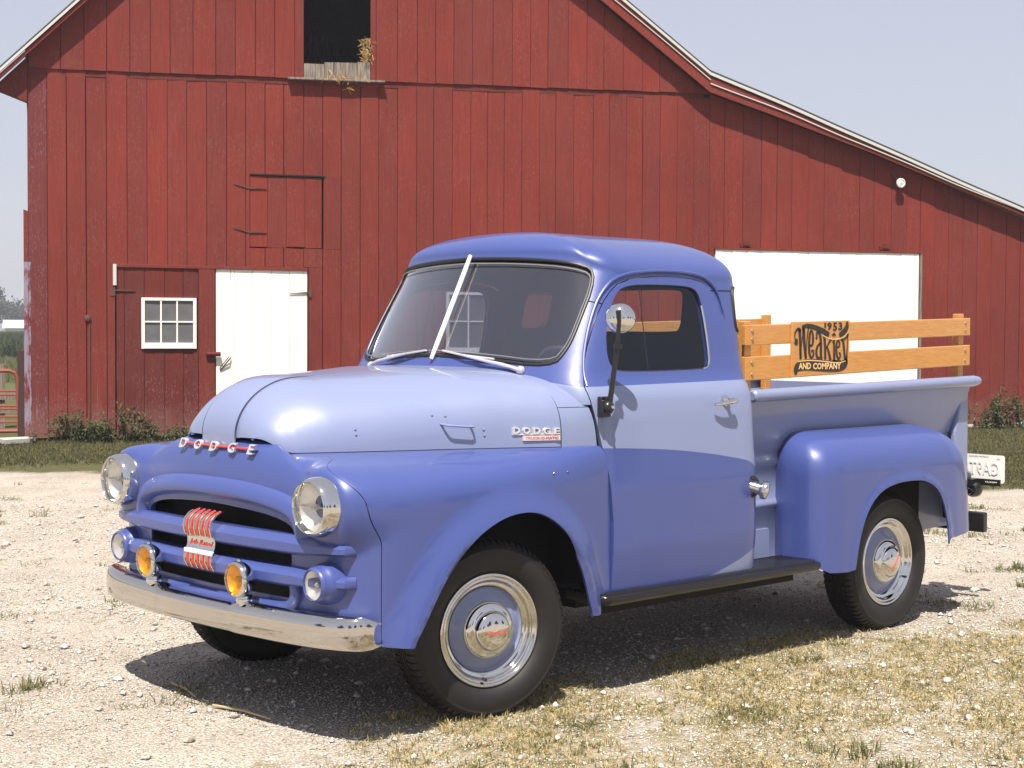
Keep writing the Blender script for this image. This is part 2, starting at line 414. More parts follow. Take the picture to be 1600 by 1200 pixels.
def cab_P(u, v):
    """u in [-(NQ-1), NQ-1]: negative = near side, 0 front centre;  v<=1.70 wall, above dome"""
    u = np.asarray(u, float); v = np.asarray(v, float); q = np.abs(u); zt = _zt(q)
    vv = np.minimum(v, VT); z = np.where(vv < 1.30, vv, 1.30 + (vv - 1.30) * (zt - 1.30) / .40)
    x, y = plan(q, z)
    ph = np.clip((v - VT) / .45, 0, 1) * math.pi / 2 * .97
    Tx = 1.17 + .33 * np.tanh((x - 1.17) / .42); Ty = y * .0; H = 1.948 - zt
    n = 2.25; c = 1 - np.cos(ph) ** (2 / n) if False else None
    cc = np.maximum(np.cos(ph), 1e-6) ** (2 / n); ss = np.maximum(np.sin(ph), 0) ** (2 / 2.0)
    X = Tx + (x - Tx) * cc; Y_ = Ty + (y - Ty) * cc; Z = z + H * ss
    X = X + np.where(v > VT, (v - VT) * .0, 0)
    yy = np.where(u < 0, Y_, -Y_)
    return np.stack([X, yy, Z], -1)
def _inv(c0, Z, lo, hi, ax, sg):
    qs = np.linspace(lo, hi, 400); v = Z
    for _ in range(9):
        P = cab_P(-qs, np.full_like(qs, v)); k = P[:, ax] * sg; k = np.maximum.accumulate(k) + np.arange(400) * 1e-9
        q = float(np.interp(c0, k, qs)); v += (Z - float(np.interp(q, qs, P[:, 2]))) * .9
    return q, v
def inv_side(pts, near=True):
    """(x,z) on the side wall -> domain"""
    out = [_inv(X, Z, 3.5, 11.2, 0, 1) for X, Z in pts]
    return [(-q if near else q, v) for q, v in out]
def inv_face(pts, lo, hi):
    """(y,z) on the front or rear wall (y<0 or >0) -> domain"""
    out = []
    for Y, Z in pts:
        q, v = _inv(abs(Y), Z, lo, hi, 1, -1) if lo < 5 else _inv(-abs(Y), Z, lo, hi, 1, 1)
        out.append((-q if Y < 0 else q, v))
    return out
DOMSC = 5.6 / (2 * (NQ - 1))   # metres per unit of u (approx)
def cabS(u, v): return cab_P(np.asarray(u) / DOMSC, v)
def sc(pts): return [(u * DOMSC, v) for u, v in pts]
# outlines
ws_half = smooth_poly([(0, 1.392), (-.30, 1.380), (-.628, 1.350), (-.658, 1.42), (-.662, 1.50), (-.645, 1.735), (-.580, 1.792), (-.30, 1.815), (0, 1.822)], 2, closed=False)
ws_out = ws_half + [(-y, z) for y, z in ws_half[::-1][1:-1]]
ws_dom = sc(inv_face(ws_out, 0, 5.5))
door_top = [(.545, 1.262), (.60, 1.40), (.69, 1.56), (.765, 1.655), (.855, 1.722), (1.06, 1.742), (1.28, 1.742), (1.41, 1.722), (1.475, 1.655), (1.488, 1.54)]
door_rear = [(1.492, 1.28), (1.495, 1.0), (1.495, .60), (1.49, .415)]
door_front = [(.622, .405), (.622, .72), (.606, .90), (.578, 1.04), (.552, 1.20)]
door_pts = smooth_poly(door_top, 1, False) + door_rear + door_front
win_pts = smooth_poly([(.715, 1.345), (.700, 1.40), (.722, 1.52), (.800, 1.655), (.870, 1.698), (1.06, 1.706), (1.27, 1.704), (1.335, 1.69), (1.362, 1.64), (1.368, 1.50), (1.366, 1.385), (1.345, 1.343), (1.28, 1.333), (.78, 1.328)], 2)
quart_pts = rrect(-12.05, -11.05, 1.475, 1.685, .045)
def quart(near):
    # rounded rectangle directly in the domain (u scaled)
    a = sc([(-11.98, 0), (-10.78, 0)]); x0, x1 = a[0][0], a[1][0]
    p = rrect(x0, x1, 1.487, 1.668, .04)
    return p if near else [(-u, v) for u, v in p[::-1]]
rear_half = smooth_poly([(0, 1.49), (-.27, 1.49), (-.335, 1.50), (-.34, 1.60), (-.335, 1.695), (-.27, 1.71), (0, 1.71)], 2, False)
rh = sc(inv_face(rear_half, 11.5, 14))
def inset(poly, d):
    A = np.array(poly); n = len(A); out = []
    area = .5 * np.sum(A[:, 0] * np.roll(A[:, 1], -1) - np.roll(A[:, 0], -1) * A[:, 1]); sg = 1 if area > 0 else -1
    for i in range(n):
        t = A[(i + 1) % n] - A[i - 1]; t /= np.linalg.norm(t) + 1e-9; out.append(tuple(A[i] + sg * d * np.array([-t[1], t[0]])))
    return out
doorN = sc(inv_side(door_pts)); doorF = [(-u, v) for u, v in doorN[::-1]]
winN = sc(inv_side(win_pts)); winF = [(-u, v) for u, v in winN[::-1]]
W = NQ - 1
# cab outer outline: greenhouse + lower sides, front-lower region removed
uA = sc(inv_side([(.70, 1.20)]))[0][0]
outer = [(-W * DOMSC, .42), (uA, .42), (uA, 1.262), (-4.3 * DOMSC, 1.285), (0, 1.325), (4.3 * DOMSC, 1.285), (-uA, 1.262), (-uA, .42), (W * DOMSC, .42), (W * DOMSC, 2.15), (-W * DOMSC, 2.15)]
rearA = [(-W * DOMSC - .1, 1.71)] + [p for p in [rh[-1]] ] 
rear_near = [(-W * DOMSC - .05, rh[0][1])] + rh + [(-W * DOMSC - .05, rh[-1][1])]
# carve rear window notches straight into the outline
rn = [(-W * DOMSC, rh[-1][1])] + [p for p in rh[::-1] if p[0] > -W * DOMSC + .004] + [(-W * DOMSC, rh[0][1])]
rf = [(-u, v) for u, v in rn[::-1]]
outer = [(uA, .42), (uA, 1.20), (-4.3 * DOMSC, 1.20), (0, 1.300), (4.3 * DOMSC, 1.20), (-uA, 1.20), (-uA, .42), (W * DOMSC, .42)] + rf + [(W * DOMSC, 2.15), (-W * DOMSC, 2.15)] + rn + [(-W * DOMSC, .42)]
cab = panel('cab', cabS, outer, [ws_dom, doorN, doorF, quart(True), quart(False)], .026, P_CAB, truck, th=.022, flip=-1, inner=INNER)
door_in = inset(doorN, .0035); door_inF = [(-u, v) for u, v in door_in[::-1]]
def doorS(u, v):
    P = cabS(u, v); s = np.where(P[..., 1] < 0, -1., 1.); P = P.copy(); P[..., 1] += s * .004; return P
for sgn, do, wi, nm in ((-1, door_in, winN, 'near'), (1, door_inF, winF, 'far')):
    dr = panel('door', doorS, do, [wi], .024, P_DOOR, truck, th=.028, flip=-1, inner=INNER)
    # glass, chrome channel, gasket
    g = panel('window_glass', lambda u, v, s_=sgn: doorS(u, v) - np.array([0, s_ * .014, 0]), wi, [], .06, GLASS, dr, th=.0005)
    P = doorS(np.array([p[0] for p in wi]), np.array([p[1] for p in wi]))
    m = MB(); m.tube([tuple(p + np.array([0, -sgn * .008, 0])) for p in P], .0055, 6, True); m.obj('window_channel', BLACK, dr)
    # rounded inner return of the window opening
    k0, k1 = (int(len(P) * .50), int(len(P) * .80))
    lip = [tuple(p + np.array([0, -sgn * .004, 0])) for p in P if p[0] > 1.28 and p[2] < 1.62]
    m = MB(); m.tube(lip, .005, 6); m.obj('bright_strip', CHROME, dr)
    # vent wing divider
    a = doorS(np.array([0.]), np.array([0.]))
    yv = lambda z: float(yside(z)) * sgn - sgn * .008
    m = MB(); m.tube([(.955, yv(1.335), 1.335), (.965, yv(1.52), 1.52), (.975, yv(1.70), 1.70)], .0022, 6); m.obj('vent_divider', BLACK, dr)
    # door handle
    yh = float(yside(1.19)); m = MB()
    m.lathe([(.024, 0), (.025, -.004), (.020, -.010), (.013, -.014), (.011, -.034), (.015, -.040), (.013, -.048), (0, -.050)], 20, (1.382, -(yh + .012), 1.194), 'y')
    hp = [(1.415, -(yh + .046), 1.194), (1.395, -(yh + .052), 1.195), (1.36, -(yh + .054), 1.192), (1.31, -(yh + .050), 1.186), (1.275, -(yh + .040), 1.181)]
    m.tube(hp, [.010, .013, .011, .009, .007], 10)
    V = m.V if sgn < 0 else mirror(m.V); F = m.F if sgn < 0 else [f[::-1] for f in m.F]
    make('handle', V, F, CHROME, dr)
# drip rail over each door
for sgn in (-1, 1):
    top = [p for p in smooth_poly([(.556, 1.275), (.585, 1.38), (.665, 1.55), (.745, 1.672), (.84, 1.742), (1.06, 1.766), (1.30, 1.765), (1.43, 1.742), (1.498, 1.67), (1.512, 1.58)], 2, False)]
    d = sc(inv_side(top, True)); P = cabS(np.array([p[0] for p in d]), np.array([p[1] for p in d]))
    pts = [(p[0], (p[1] - .006) * (1 if sgn < 0 else -1), p[2]) for p in P]
    rr = [.0035 + .0045 * min(1, i / 8, (len(pts) - 1 - i) / 8) for i in range(len(pts))]
    m = MB(); m.tube(pts, rr, 8); m.obj('drip_rail', P_DARK, truck)
uu = np.linspace(-W, 0, 90) * DOMSC; A_ = cabS(uu, np.full(90, 2.15)); B_ = cabS(-uu, np.full(90, 2.15)); kk = np.linspace(-.35, 1.35, 9)
RC = np.array([[A_[i] + (B_[i] - A_[i]) * t + np.array([0, 0, .0006 + .0012 * (1 - (2 * t - 1) ** 2)]) for t in kk] for i in range(90)])
RC = RC[np.argsort(RC[:, 4, 0])]
m = MB(); m.grid(RC.tolist()); m.obj('roof_crown', P_DARK, cab, sharp=0)
# roof seam above the rear corner + A-pillar seam
def seam(pts, near, nm='roof_seam'):
    d = [(u, v) for u, v in pts]; P = cabS(np.array([p[0] for p in d]), np.array([p[1] for p in d]))
    m = MB(); m.tube([tuple(p) for p in P], .0028, 5); return m.obj(nm, VOID, truck)
for s in (-1, 1):
    a = np.linspace(9.75, 11.9, 10); seam([(s * q * DOMSC, 1.655) for q in a], s)
    a = np.linspace(4.25, 5.35, 6); seam([(s * q * DOMSC, 1.572) for q in a], s)
# windscreen: gasket, two panes, divider bar
Pw = cabS(np.array([p[0] for p in ws_dom]), np.array([p[1] for p in ws_dom]))
m = MB(); m.tube([tuple(p + np.array([-.001, 0, 0])) for p in Pw], .0072, 8, True); gk = m.obj('windscreen_gasket', RUBBER_G, truck)
Pi = cabS(np.array([p[0] for p in inset(ws_dom, .016)]), np.array([p[1] for p in inset(ws_dom, .016)]))
m = MB(); m.tube([tuple(p + np.array([-.006, 0, 0])) for p in Pi], .003, 6, True); m.obj('windscreen_trim', BRUSH, truck)
def wsS(u, v): return cabS(u, v) + np.array([.012, 0, -.003])
wsn = [p for p in ws_dom if p[0] <= 1e-6]; wsf = [p for p in ws_dom if p[0] >= -1e-6]
zb = min(p[1] for p in ws_dom if abs(p[0]) < .02); ztp = max(p[1] for p in ws_dom)
ws_n = [(0, ws_dom[0][1])] + [p for p in ws_dom if p[0] < -.003] + [(0, ws_dom[len(ws_half) - 1][1])]
ws_f = [(-u, v) for u, v in ws_n[::-1]]
for q in (ws_n, ws_f): panel('windscreen_pane', wsS, q, [], .05, WGLASS, truck, th=.0005)
m = MB(); pb = [cabS(np.array([0.]), np.array([v]))[0] for v in np.linspace(ws_dom[0][1] - .012, ws_dom[len(ws_half) - 1][1] + .010, 8)]
m.tube([(p[0] - .014, 0, p[2]) for p in pb], [.009] + [.0105] * 6 + [.009], 10, flat=1.0); m.obj('windscreen_divider', WHITE, truck)
# rear and quarter glass + gaskets
for near in (True, False):
    qd = quart(near); P = cabS(np.array([p[0] for p in qd]), np.array([p[1] for p in qd]))
    m = MB(); m.tube([tuple(p) for p in P], .009, 7, True); gq = m.obj('quarter_window_gasket', RUBBER_G, truck)
    panel('quarter_glass', cabS, qd, [], .06, GLASS, gq, th=.001)
Pr = cabS(np.array([p[0] for p in rh]), np.array([p[1] for p in rh])); loop = [tuple(p) for p in Pr] + [(p[0], -p[1], p[2]) for p in Pr[::-1]]
m = MB(); m.tube(loop, .009, 7, True); gr = m.obj('rear_window_gasket', RUBBER_G, truck)
m = MB(); m.add([(v[0], v[1], v[2]) for v in loop], [tuple(range(len(loop)))]); m.obj('rear_glass', GLASS, gr, smooth=False)

# ---- cab interior
m = MB(); m.box(.62, 1.62, -.80, .80, .43, .47); m.box(.55, .60, -.76, .76, .43, 1.24); m.obj('cab_floor', VINYL, truck)
m = MB(); m.prism([(.56, 1.27), (.60, 1.325), (.70, 1.32), (.74, 1.28), (.72, 1.10), (.62, 1.05)], 1, -.60, .60); m.obj('dashboard', INNER, truck, bevel=.01)
m = MB(); m.box(1.05, 1.50, -.70, .70, .55, .86); m.prism([(1.40, .80), (1.53, .80), (1.63, 1.27), (1.60, 1.31), (1.53, 1.30)], 1, -.69, .69); m.obj('bench_seat', VINYL, truck, bevel=.03)
m = MB(); c = Vector((.92, -.36, 1.24)); R = Matrix.Rotation(math.radians(-32), 3, 'Y')
ring = [c + R @ Vector((.215 * math.cos(a) * 0, 0, 0)) + R @ Vector((0, .215 * math.cos(a), .215 * math.sin(a))) for a in np.linspace(0, 2 * math.pi, 40, endpoint=False)]
# wheel plane faces the driver: tilt back
R2 = Matrix.Rotation(math.radians(60), 3, 'Y')
ring = [c + R2 @ Vector((.215 * math.cos(a), .215 * math.sin(a), 0)) for a in np.linspace(0, 2 * math.pi, 40, endpoint=False)]
m.tube([tuple(p) for p in ring], .0125, 8, True)
for a in (90, 210, 330):
    e = c + R2 @ Vector((.21 * math.cos(math.radians(a)), .21 * math.sin(math.radians(a)), 0)); m.tube([tuple(c), tuple((c + e) / 2), tuple(e)], .007, 6)
m.tube([tuple(c), tuple(c + Vector((-.45, 0, -.5)))], .022, 8)
sw = m.obj('steering_wheel', simple('wheel_ivory', (.35, .35, .37), .3), truck)
m = MB(); r2 = [c + R2 @ Vector((.135 * math.cos(a), .135 * math.sin(a), .012)) for a in np.linspace(0, 2 * math.pi, 32, endpoint=False)]
m.tube([tuple(p) for p in r2], .004, 6, True); m.obj('horn_ring', CHROME, sw)

BADGE = simple('badge_silver', (.72, .70, .72), .25, .6)
# ---- wipers
for s in (-1, 1):
    p0 = cabS(*[np.array([q]) for q in sc(inv_face([(-.50, 1.336)], 0, 5.5))[0]])[0]
    piv = Vector((p0[0] - .012, p0[1], p0[2]))
    def ws_pt(y, z, off=.028):
        q = sc(inv_face([(-abs(y), z)], 0, 5.5))[0]; p = cabS(np.array([q[0]]), np.array([q[1]]))[0]; return Vector((p[0] - off, p[1], p[2]))
    a1 = ws_pt(.33, 1.372); a2 = ws_pt(.20, 1.394)
    b1 = ws_pt(.055, 1.412, .016); b2 = ws_pt(.36, 1.380, .016)
    m = MB(); m.tube([tuple(piv), tuple((piv + a1) / 2 + Vector((-.006, 0, .004))), tuple(a1), tuple(a2)], [.010, .009, .007, .006], 8); m.tube([tuple(b1), tuple(a2), tuple(b2)], .005, 6)
    m.lathe([(.018, .012), (.019, 0), (.013, -.010), (0, -.014)], 16, tuple(piv), 'x')
    V = m.V if s < 0 else mirror(m.V); F = m.F if s < 0 else [f[::-1] for f in m.F]
    wp = make('wiper', V, F, BADGE, truck)
    bl = [b1, (b1 + b2) / 2, b2]; mm = MB(); mm.tube([tuple(p + Vector((.008, 0, -.006))) for p in bl], .004, 6)
    make('wiper_blade', mm.V if s < 0 else mirror(mm.V), mm.F, RUBBER_G, wp)

# ---- hood
hw = curve_fn([-.675, -.668, -.655, -.64, -.60, -.47, -.28, -.03, .21, .39, .60], [.215, .258, .298, .328, .366, .428, .503, .592, .694, .782, .81], .010, 4000)
def sup(t, a, b, n): return a + (b - a) * (1 - (1 - np.clip(t, 0, 1)) ** n) ** (1 / n)
def hood_z(x):
    t = np.clip((x + .675) / .30, 0, 1)
    base = 1.085 + (.232) * (1 - (1 - t) ** 2.5) ** (1 / 2.1)
    return base + .028 * np.clip((x + .375) / .5, 0, 1) - .0 * x
def hood_e(x):
    return 1.034 + .052 * np.exp(-(np.clip((x + .675), 0, 1) / .030) ** 2) + 0 * x
def hood_n(x): return 2.08 + 1.5 * np.clip((x + .58) / .85, 0, 1)
def hood_pt(x, ph):
    W_ = hw(x); n = hood_n(x); ze = hood_e(x); Z = hood_z(x)
    y = W_ * np.sign(np.sin(ph)) * np.abs(np.sin(ph)) ** (2 / n); z = ze + (Z - ze) * np.maximum(np.cos(ph), 0) ** (2 / (n * .93))
    x = x - .030 * np.clip(1 - (y / .36) ** 2, 0, 1) * np.exp(-np.clip(x + .675, 0, 2) / .16)
    return np.stack([x + 0 * y, y, z], -1)
def hood_x(t):   # dense near the nose
    return -.675 + (.402 + .675) * (.10 * t + .90 * t ** 2.2)
def hood_grid(t0, t1, nt, f0, f1, nf, off=0, xr=None):
    T = np.linspace(t0, t1, nt); Ph = np.linspace(f0, f1, nf); G = []
    for t in T:
        x = np.full(nf, hood_x(t)); P = hood_pt(x, Ph); G.append(P)
    return np.array(G)
G = hood_grid(0, 1, 90, -math.pi / 2, math.pi / 2, 121)
def solid_grid(name, G, th, mat, parent, flip=1, **kw):
    dU = np.gradient(G, axis=0); dV = np.gradient(G, axis=1); N = np.cross(dU, dV); L = np.linalg.norm(N, axis=2, keepdims=True); N = N / np.maximum(L, 1e-12) * flip
    H = G - N * th; nu, nv = G.shape[:2]; m = MB(); m.grid(G.tolist()); m.F = [f if flip > 0 else f[::-1] for f in m.F]
    b = len(m.V); k = MB(); k.grid(H.tolist()); m.V += k.V; m.F += [tuple(i + b for i in (f[::-1] if flip > 0 else f)) for f in k.F]
    ring = [i * nv for i in range(nu)] + [(nu - 1) * nv + j for j in range(1, nv)] + [i * nv + nv - 1 for i in range(nu - 2, -1, -1)] + [j for j in range(nv - 2, 0, -1)]
    for i in range(len(ring)):
        a, c2 = ring[i], ring[(i + 1) % len(ring)]; f = (a, c2, c2 + b, a + b); m.F.append(f if flip < 0 else f[::-1])
    return make(name, m.V, m.F, mat, parent, **kw)
hood = solid_grid('hood', G, .010, P_LIGHT, truck, flip=-1 if False else 1, sharp=50)
# raised centre strip (y within +-.11) down the nose
T = np.linspace(0, .80, 60); rows = []
for t in T:
    x = hood_x(t); Wd = float(hw(x)); n = float(hood_n(x)); hwid = .112 * (1 - .45 * max(0, (t - .45)) ** 1.5)
    f = math.asin(min(1, (hwid / Wd) ** (n / 2))); Ph = np.sign(np.linspace(-1, 1, 15)) * np.arcsin(np.clip((np.abs(np.linspace(-1, 1, 15)) * hwid / Wd) ** (n / 2), 0, 1))
    P = hood_pt(np.full(15, x), Ph); rows.append(P)
S = np.array(rows); fade = (1 - np.clip((T - .40) / .4, 0, 1))[:, None]
S[..., 0] -= (.009 * np.clip(1 - T / .35, 0, 1))[:, None] + .001; S[..., 2] += .0055 * fade - .0022 * (1 - fade)
low = S[0].copy(); low[:, 0] -= 0.0; low[:, 2] -= .040; low2 = S[0].copy(); low2[:, 2] -= .015
S = np.concatenate([low[None], low2[None], S], 0)
cs_ = solid_grid('hood_centre_strip', S, .006, P_LIGHT, hood, sharp=40)
for e_ in (0, -1):
    m = MB(); sg_ = 1 if e_ else -1; m.tube([(p[0] - .0005, p[1] + sg_ * .0022, p[2] - .003) for p in S[2:48, e_]], [.0011] * 30 + list(np.linspace(.0011, .0006, 16)), 5); m.obj('strip_seam', VOID, cs_)
# cowl between hood and cab
xs = np.linspace(.409, .64, 8); G2 = []
for x in xs:
    P = hood_pt(np.full(81, .402), np.linspace(-math.pi / 2, math.pi / 2, 81)); P[:, 0] = x
    k = (x - .409) / .2; P[:, 1] *= 1 + .045 * k; P[:, 2] += -.006 + np.where(np.abs(P[:, 1]) < .5, -.012 * k, 0)
    P[:, 0] = .409 + (x - .409) / (.64 - .409) * (np.interp(P[:, 2], [1.03, 1.20, 1.262, 1.29, 1.33], [.572, .547, .540, .51, .46]) - .409)
    G2.append(P)
G2 = np.array(G2)
# trim the cowl sides so that they stop at the door
lim = .585
for i in range(len(xs)):
    pass
cowl = solid_grid('cowl', G2, .006, P_LIGHT, truck, sharp=50)
for s in (-1, 1):
    sp_ = []
    for row in G2:
        row = row[row[:, 1] * s > .3]; i = int(np.argmin(np.abs(row[:, 2] - 1.190))); sp_.append((row[i][0], row[i][1] + s * .0005, 1.190))
    m = MB(); m.tube(sp_, .0018, 5); m.obj('cowl_seam', VOID, cowl)
    # hood side grab handle
    m = MB(); yy = -.60
    hp = []
    for X, Z, o in ((-.058, 1.133, .0), (-.056, 1.130, .020), (-.050, 1.128, .034), (-.038, 1.127, .038), (0, 1.124, .038), (.034, 1.122, .038), (.046, 1.121, .034), (.052, 1.121, .020), (.053, 1.123, 0)):
        ph = np.linspace(.5, math.pi / 2, 200); P = hood_pt(np.full(200, X), -ph); i = int(np.argmin(np.abs(P[:, 2] - Z))); hp.append((X, P[i, 1] - o, Z))
    m.tube(hp, .0048, 8); make('hood_handle', m.V if s < 0 else mirror(m.V), m.F, P_LIGHT, hood)
# little rivets on hood side
def hood_side(X, Z, off=0, s=-1):
    ph = np.linspace(.3, math.pi / 2, 400); P = hood_pt(np.full(400, X), -ph); i = int(np.argmin(np.abs(P[:, 2] - Z))); return (X, (P[i, 1] - off) * (1 if s < 0 else -1), Z)
for X, Z in ((-.084, 1.167), (-.034, 1.163), (.105, 1.108), (.107, 1.085), (-.385, 1.118), (-.385, 1.098)):
    m = MB(); p = hood_side(X, Z); m.lathe([(.006, 0), (.005, -.003), (0, -.005)], 10, p, 'y'); m.obj('rivet', P_LIGHT, hood)
def side_text(txt, cx, cz, w, h, dep, mat, parent, s=-1, name='lettering', shear=0, bold=0):
    V, F = text_geo(txt, 1, .5, shear=shear, bold=bold); V[:, 0] -= (V[:, 0].min() + V[:, 0].max()) / 2; V[:, 1] -= (V[:, 1].min() + V[:, 1].max()) / 2
    V[:, 0] *= w / np.ptp(V[:, 0]); V[:, 1] *= h / np.ptp(V[:, 1]); out = []
    for v in V:
        p = hood_side(cx + v[0], cz + v[1]); out.append((p[0], p[1] - (dep if v[2] > 0 else -.002), p[2]))
    return make(name, out, F, mat, parent, smooth=False)
for i, ch in enumerate('DODGE'):
    side_text(ch, .226 + i * .0385, 1.103 - i * .0012, .027, .026, .010, BADGE, hood, name='badge_letter', bold=.03)
def hood_box(x0, x1, z0, z1, o, mat, name):
    m = MB(); V = []
    for X in (x0, x1):
        for Z in (z0, z1):
            for d in (-.003, o): V.append(hood_side(X, Z, d))
    m.add(V, [(0, 1, 3, 2), (4, 6, 7, 5), (0, 4, 5, 1), (2, 3, 7, 6), (0, 2, 6, 4), (1, 5, 7, 3)]); return m.obj(name, mat, hood, smooth=False)
hood_box(.212, .393, 1.084, 1.090, .006, BADGE, 'badge_underline')
hood_box(.252, .394, 1.061, 1.081, .008, simple('badge_pink', (.62, .50, .50), .35, .2), 'badge_plate')
side_text('TRUCK-O-MATIC', .323, 1.071, .126, .010, .0086, simple('badge_text_red', (.40, .09, .09), .5), hood, name='badge_plate_lettering', bold=0)

# ---- front clip (fenders, front panel)
OX = [(.640, -.857), (.45, -.872), (.25, -.885), (.05, -.893), (-.15, -.897), (-.33, -.897), (-.47, -.890), (-.585, -.862), (-.655, -.795), (-.690, -.70), (-.708, -.58), (-.722, -.42), (-.735, -.22), (-.742, 0)]
TX = [(.640, -.838), (.45, -.800), (.25, -.706), (.05, -.618), (-.15, -.548), (-.33, -.478), (-.45, -.430), (-.535, -.395), (-.575, -.372), (-.586, -.345), (-.602, -.30), (-.636, -.20), (-.668, -.10), (-.682, 0)]
LS = np.concatenate([[0], np.cumsum([math.dist(OX[i], OX[i + 1]) for i in range(len(OX) - 1)])]); LTOT = LS[-1]
ox_f = curve_fn(LS, [p[0] for p in OX], .035); oy_f = curve_fn(LS, [p[1] for p in OX], .035)
tx_f = curve_fn(LS, [p[0] for p in TX], .035); ty_f = curve_fn(LS, [p[1] for p in TX], .035)
def sym(f, odd):
    def g(s):
        q = np.where(s <= LTOT, s, 2 * LTOT - s); r = f(q); return np.where((s > LTOT) & odd, -r, r)
    return g
def oyf(s): 
    q = np.where(s <= LTOT, s, 2 * LTOT - s); k = np.clip((LTOT - q) / .08, 0, 1); r = oy_f(q) ; r = np.where(LTOT - q < .08, oy_f(LTOT - .08) * (LTOT - q) / .08, r); return np.where(s > LTOT, -r, r)
def tyf(s):
    q = np.where(s <= LTOT, s, 2 * LTOT - s); r = ty_f(q); r = np.where(LTOT - q < .08, ty_f(LTOT - .08) * (LTOT - q) / .08, r); return np.where(s > LTOT, -r, r)
oxf = sym(ox_f, False); txf = sym(tx_f, False)
arch = [(-.476, .30), (-.468, .362), (-.425, .43), (-.382, .505), (-.321, .598), (-.255, .665), (-.160, .722), (-.031, .760), (.105, .766), (.205, .742), (.30, .690), (.372, .612), (.412, .54), (.440, .469), (.462, .40), (.478, .362), (.485, .30)]
archS = smooth_poly(arch, 2, False)
ARCH = np.array(archS)
def x2s(x): 
    g = np.linspace(0, LS[7], 400); return float(np.interp(-x, -ox_f(g), g))
arch_dom = [(x2s(x), z) for x, z in archS]
ADOM = np.array(resample(arch_dom, .02, False))
VZ = .80; VR = .30
zside = curve_fn([0, .3, .6, LS[5], LS[7], LS[9], LS[11], LTOT], [.86, .85, .85, .84, .83, .84, .86, .87], .08)
def clip_P(s, v):
    s = np.asarray(s, float); v = np.asarray(v, float); q = np.where(s <= LTOT, s, 2 * LTOT - s)
    Ox = oxf(s); Oy = oyf(s); Tx_ = txf(s); Ty_ = tyf(s); zs = zside(q)
    ph = np.clip((v - VZ) / VR, 0, 1) * math.pi / 2
    front = np.clip((q - LS[7]) / (LS[9] - LS[7]), 0, 1)
    kf = np.clip((q - LS[10] + .01) / .12, 0, 1); kf = kf * kf * (3 - 2 * kf); ztop_ = 1.032 + .044 * kf
    n = 2.4 - .45 * kf; cc = np.maximum(np.cos(ph), 1e-7) ** (2 / n); ss = np.sin(ph) ** (2 / (n + .5))
    z = np.where(v < VZ, .30 + (v - .30) * (zs - .30) / (VZ - .30), zs + (ztop_ - zs) * ss)
    zz = np.where(v < VZ, v, v)
    z = np.where(v < VZ, np.where(v < .6, v, .6 + (v - .6) * (zs - .6) / (VZ - .6)), z)
    X = Tx_ + (Ox - Tx_) * cc; Y = Ty_ + (Oy - Ty_) * cc
    # lower edge tuck under
    # flare around the arch
    e = 4e-3; tx = (oxf(s + e) - oxf(s - e)); ty = (oyf(s + e) - oyf(s - e)); L = np.hypot(tx, ty) + 1e-9; nx, ny = ty / L, -tx / L
    sgn = np.where(ny * Oy + nx * (Ox - .0) > 0, 1, -1)
    nx = nx * sgn; ny = ny * sgn
    sh = s.shape; d = np.full(sh, 9.)
    qa = np.minimum(q, LTOT)
    for a, b in zip(ADOM[:-1], ADOM[1:]):
        ab = b - a; t = np.clip(((qa - a[0]) * ab[0] + (z - a[1]) * ab[1]) / (ab @ ab), 0, 1); d = np.minimum(d, np.hypot(qa - a[0] - t * ab[0], z - a[1] - t * ab[1]))
    fl = np.clip(1 - d / .15, 0, 1); fl = fl * fl * (3 - 2 * fl); bulge = .040 * fl
    roll = np.clip(1 - d / .022, 0, 1) ** 2 * .014
    # front corner pods around the headlamps
    dh = np.hypot(Y - np.sign(Y) * .690, (z - .866) * 1.0); pw = np.clip((.215 - dh) / (.215 - .105), 0, 1); pw = pw * pw * (3 - 2 * pw)
    pod = np.maximum(X - (-.722), 0) * pw * np.clip((q - LS[5]) / (LS[7] - LS[5]), 0, 1)
    # brow recess field is separate geometry; slight crown on the front panel
    off = bulge - roll
    X = X + nx * off - pod; Y = Y + ny * off
    return np.stack([X, Y, z], -1)
sF = x2s(-.615)
SC_ = [(sF, .80), (sF + .002, .83), (sF + .008, .86), (sF + .017, .895), (sF + .027, .94), (sF + .034, .99), (sF + .037, 1.05), (sF + .037, 1.10)]
SEAM = [(sF, .30), (sF, .80), (sF + .02, .86), (sF + .035, .95), (sF + .035, 1.10)]
fend_n = [(.012, .365)] + [(x, .36) for x in (.03, .10)] + []
low_r = x2s(.478); low_f = x2s(-.468)
_dl = [(z, float(np.interp(z, [.40, .72, .90, 1.04], [.618, .618, .602, .574]))) for z in (.418, .55, .72, .80, .88, .96, 1.03)]
RE = [(x2s(x), z if z <= .6 else (.6 + (z - .6) * (VZ - .6) / (.86 - .6) if z < .86 else VZ + VR * (z - .86) / .19)) for z, x in _dl]
fo = [(RE[0][0], .418), (x2s(.53), .416), (x2s(.522), .352), (low_r, .352)] + [p for p in arch_dom[::-1] if p[1] > .358] + [(low_f, .352), (low_f + .06, .358), (sF - .001, .364)] + [(a - .0015, b) for a, b in SC_] + [(RE[-1][0], 1.10)] + RE[:0:-1]
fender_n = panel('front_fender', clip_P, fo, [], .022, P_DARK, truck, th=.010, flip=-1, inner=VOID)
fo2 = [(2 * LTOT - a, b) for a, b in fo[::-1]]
fender_f = panel('front_fender', clip_P, fo2, [], .022, P_DARK, truck, th=.010, flip=-1, inner=VOID)
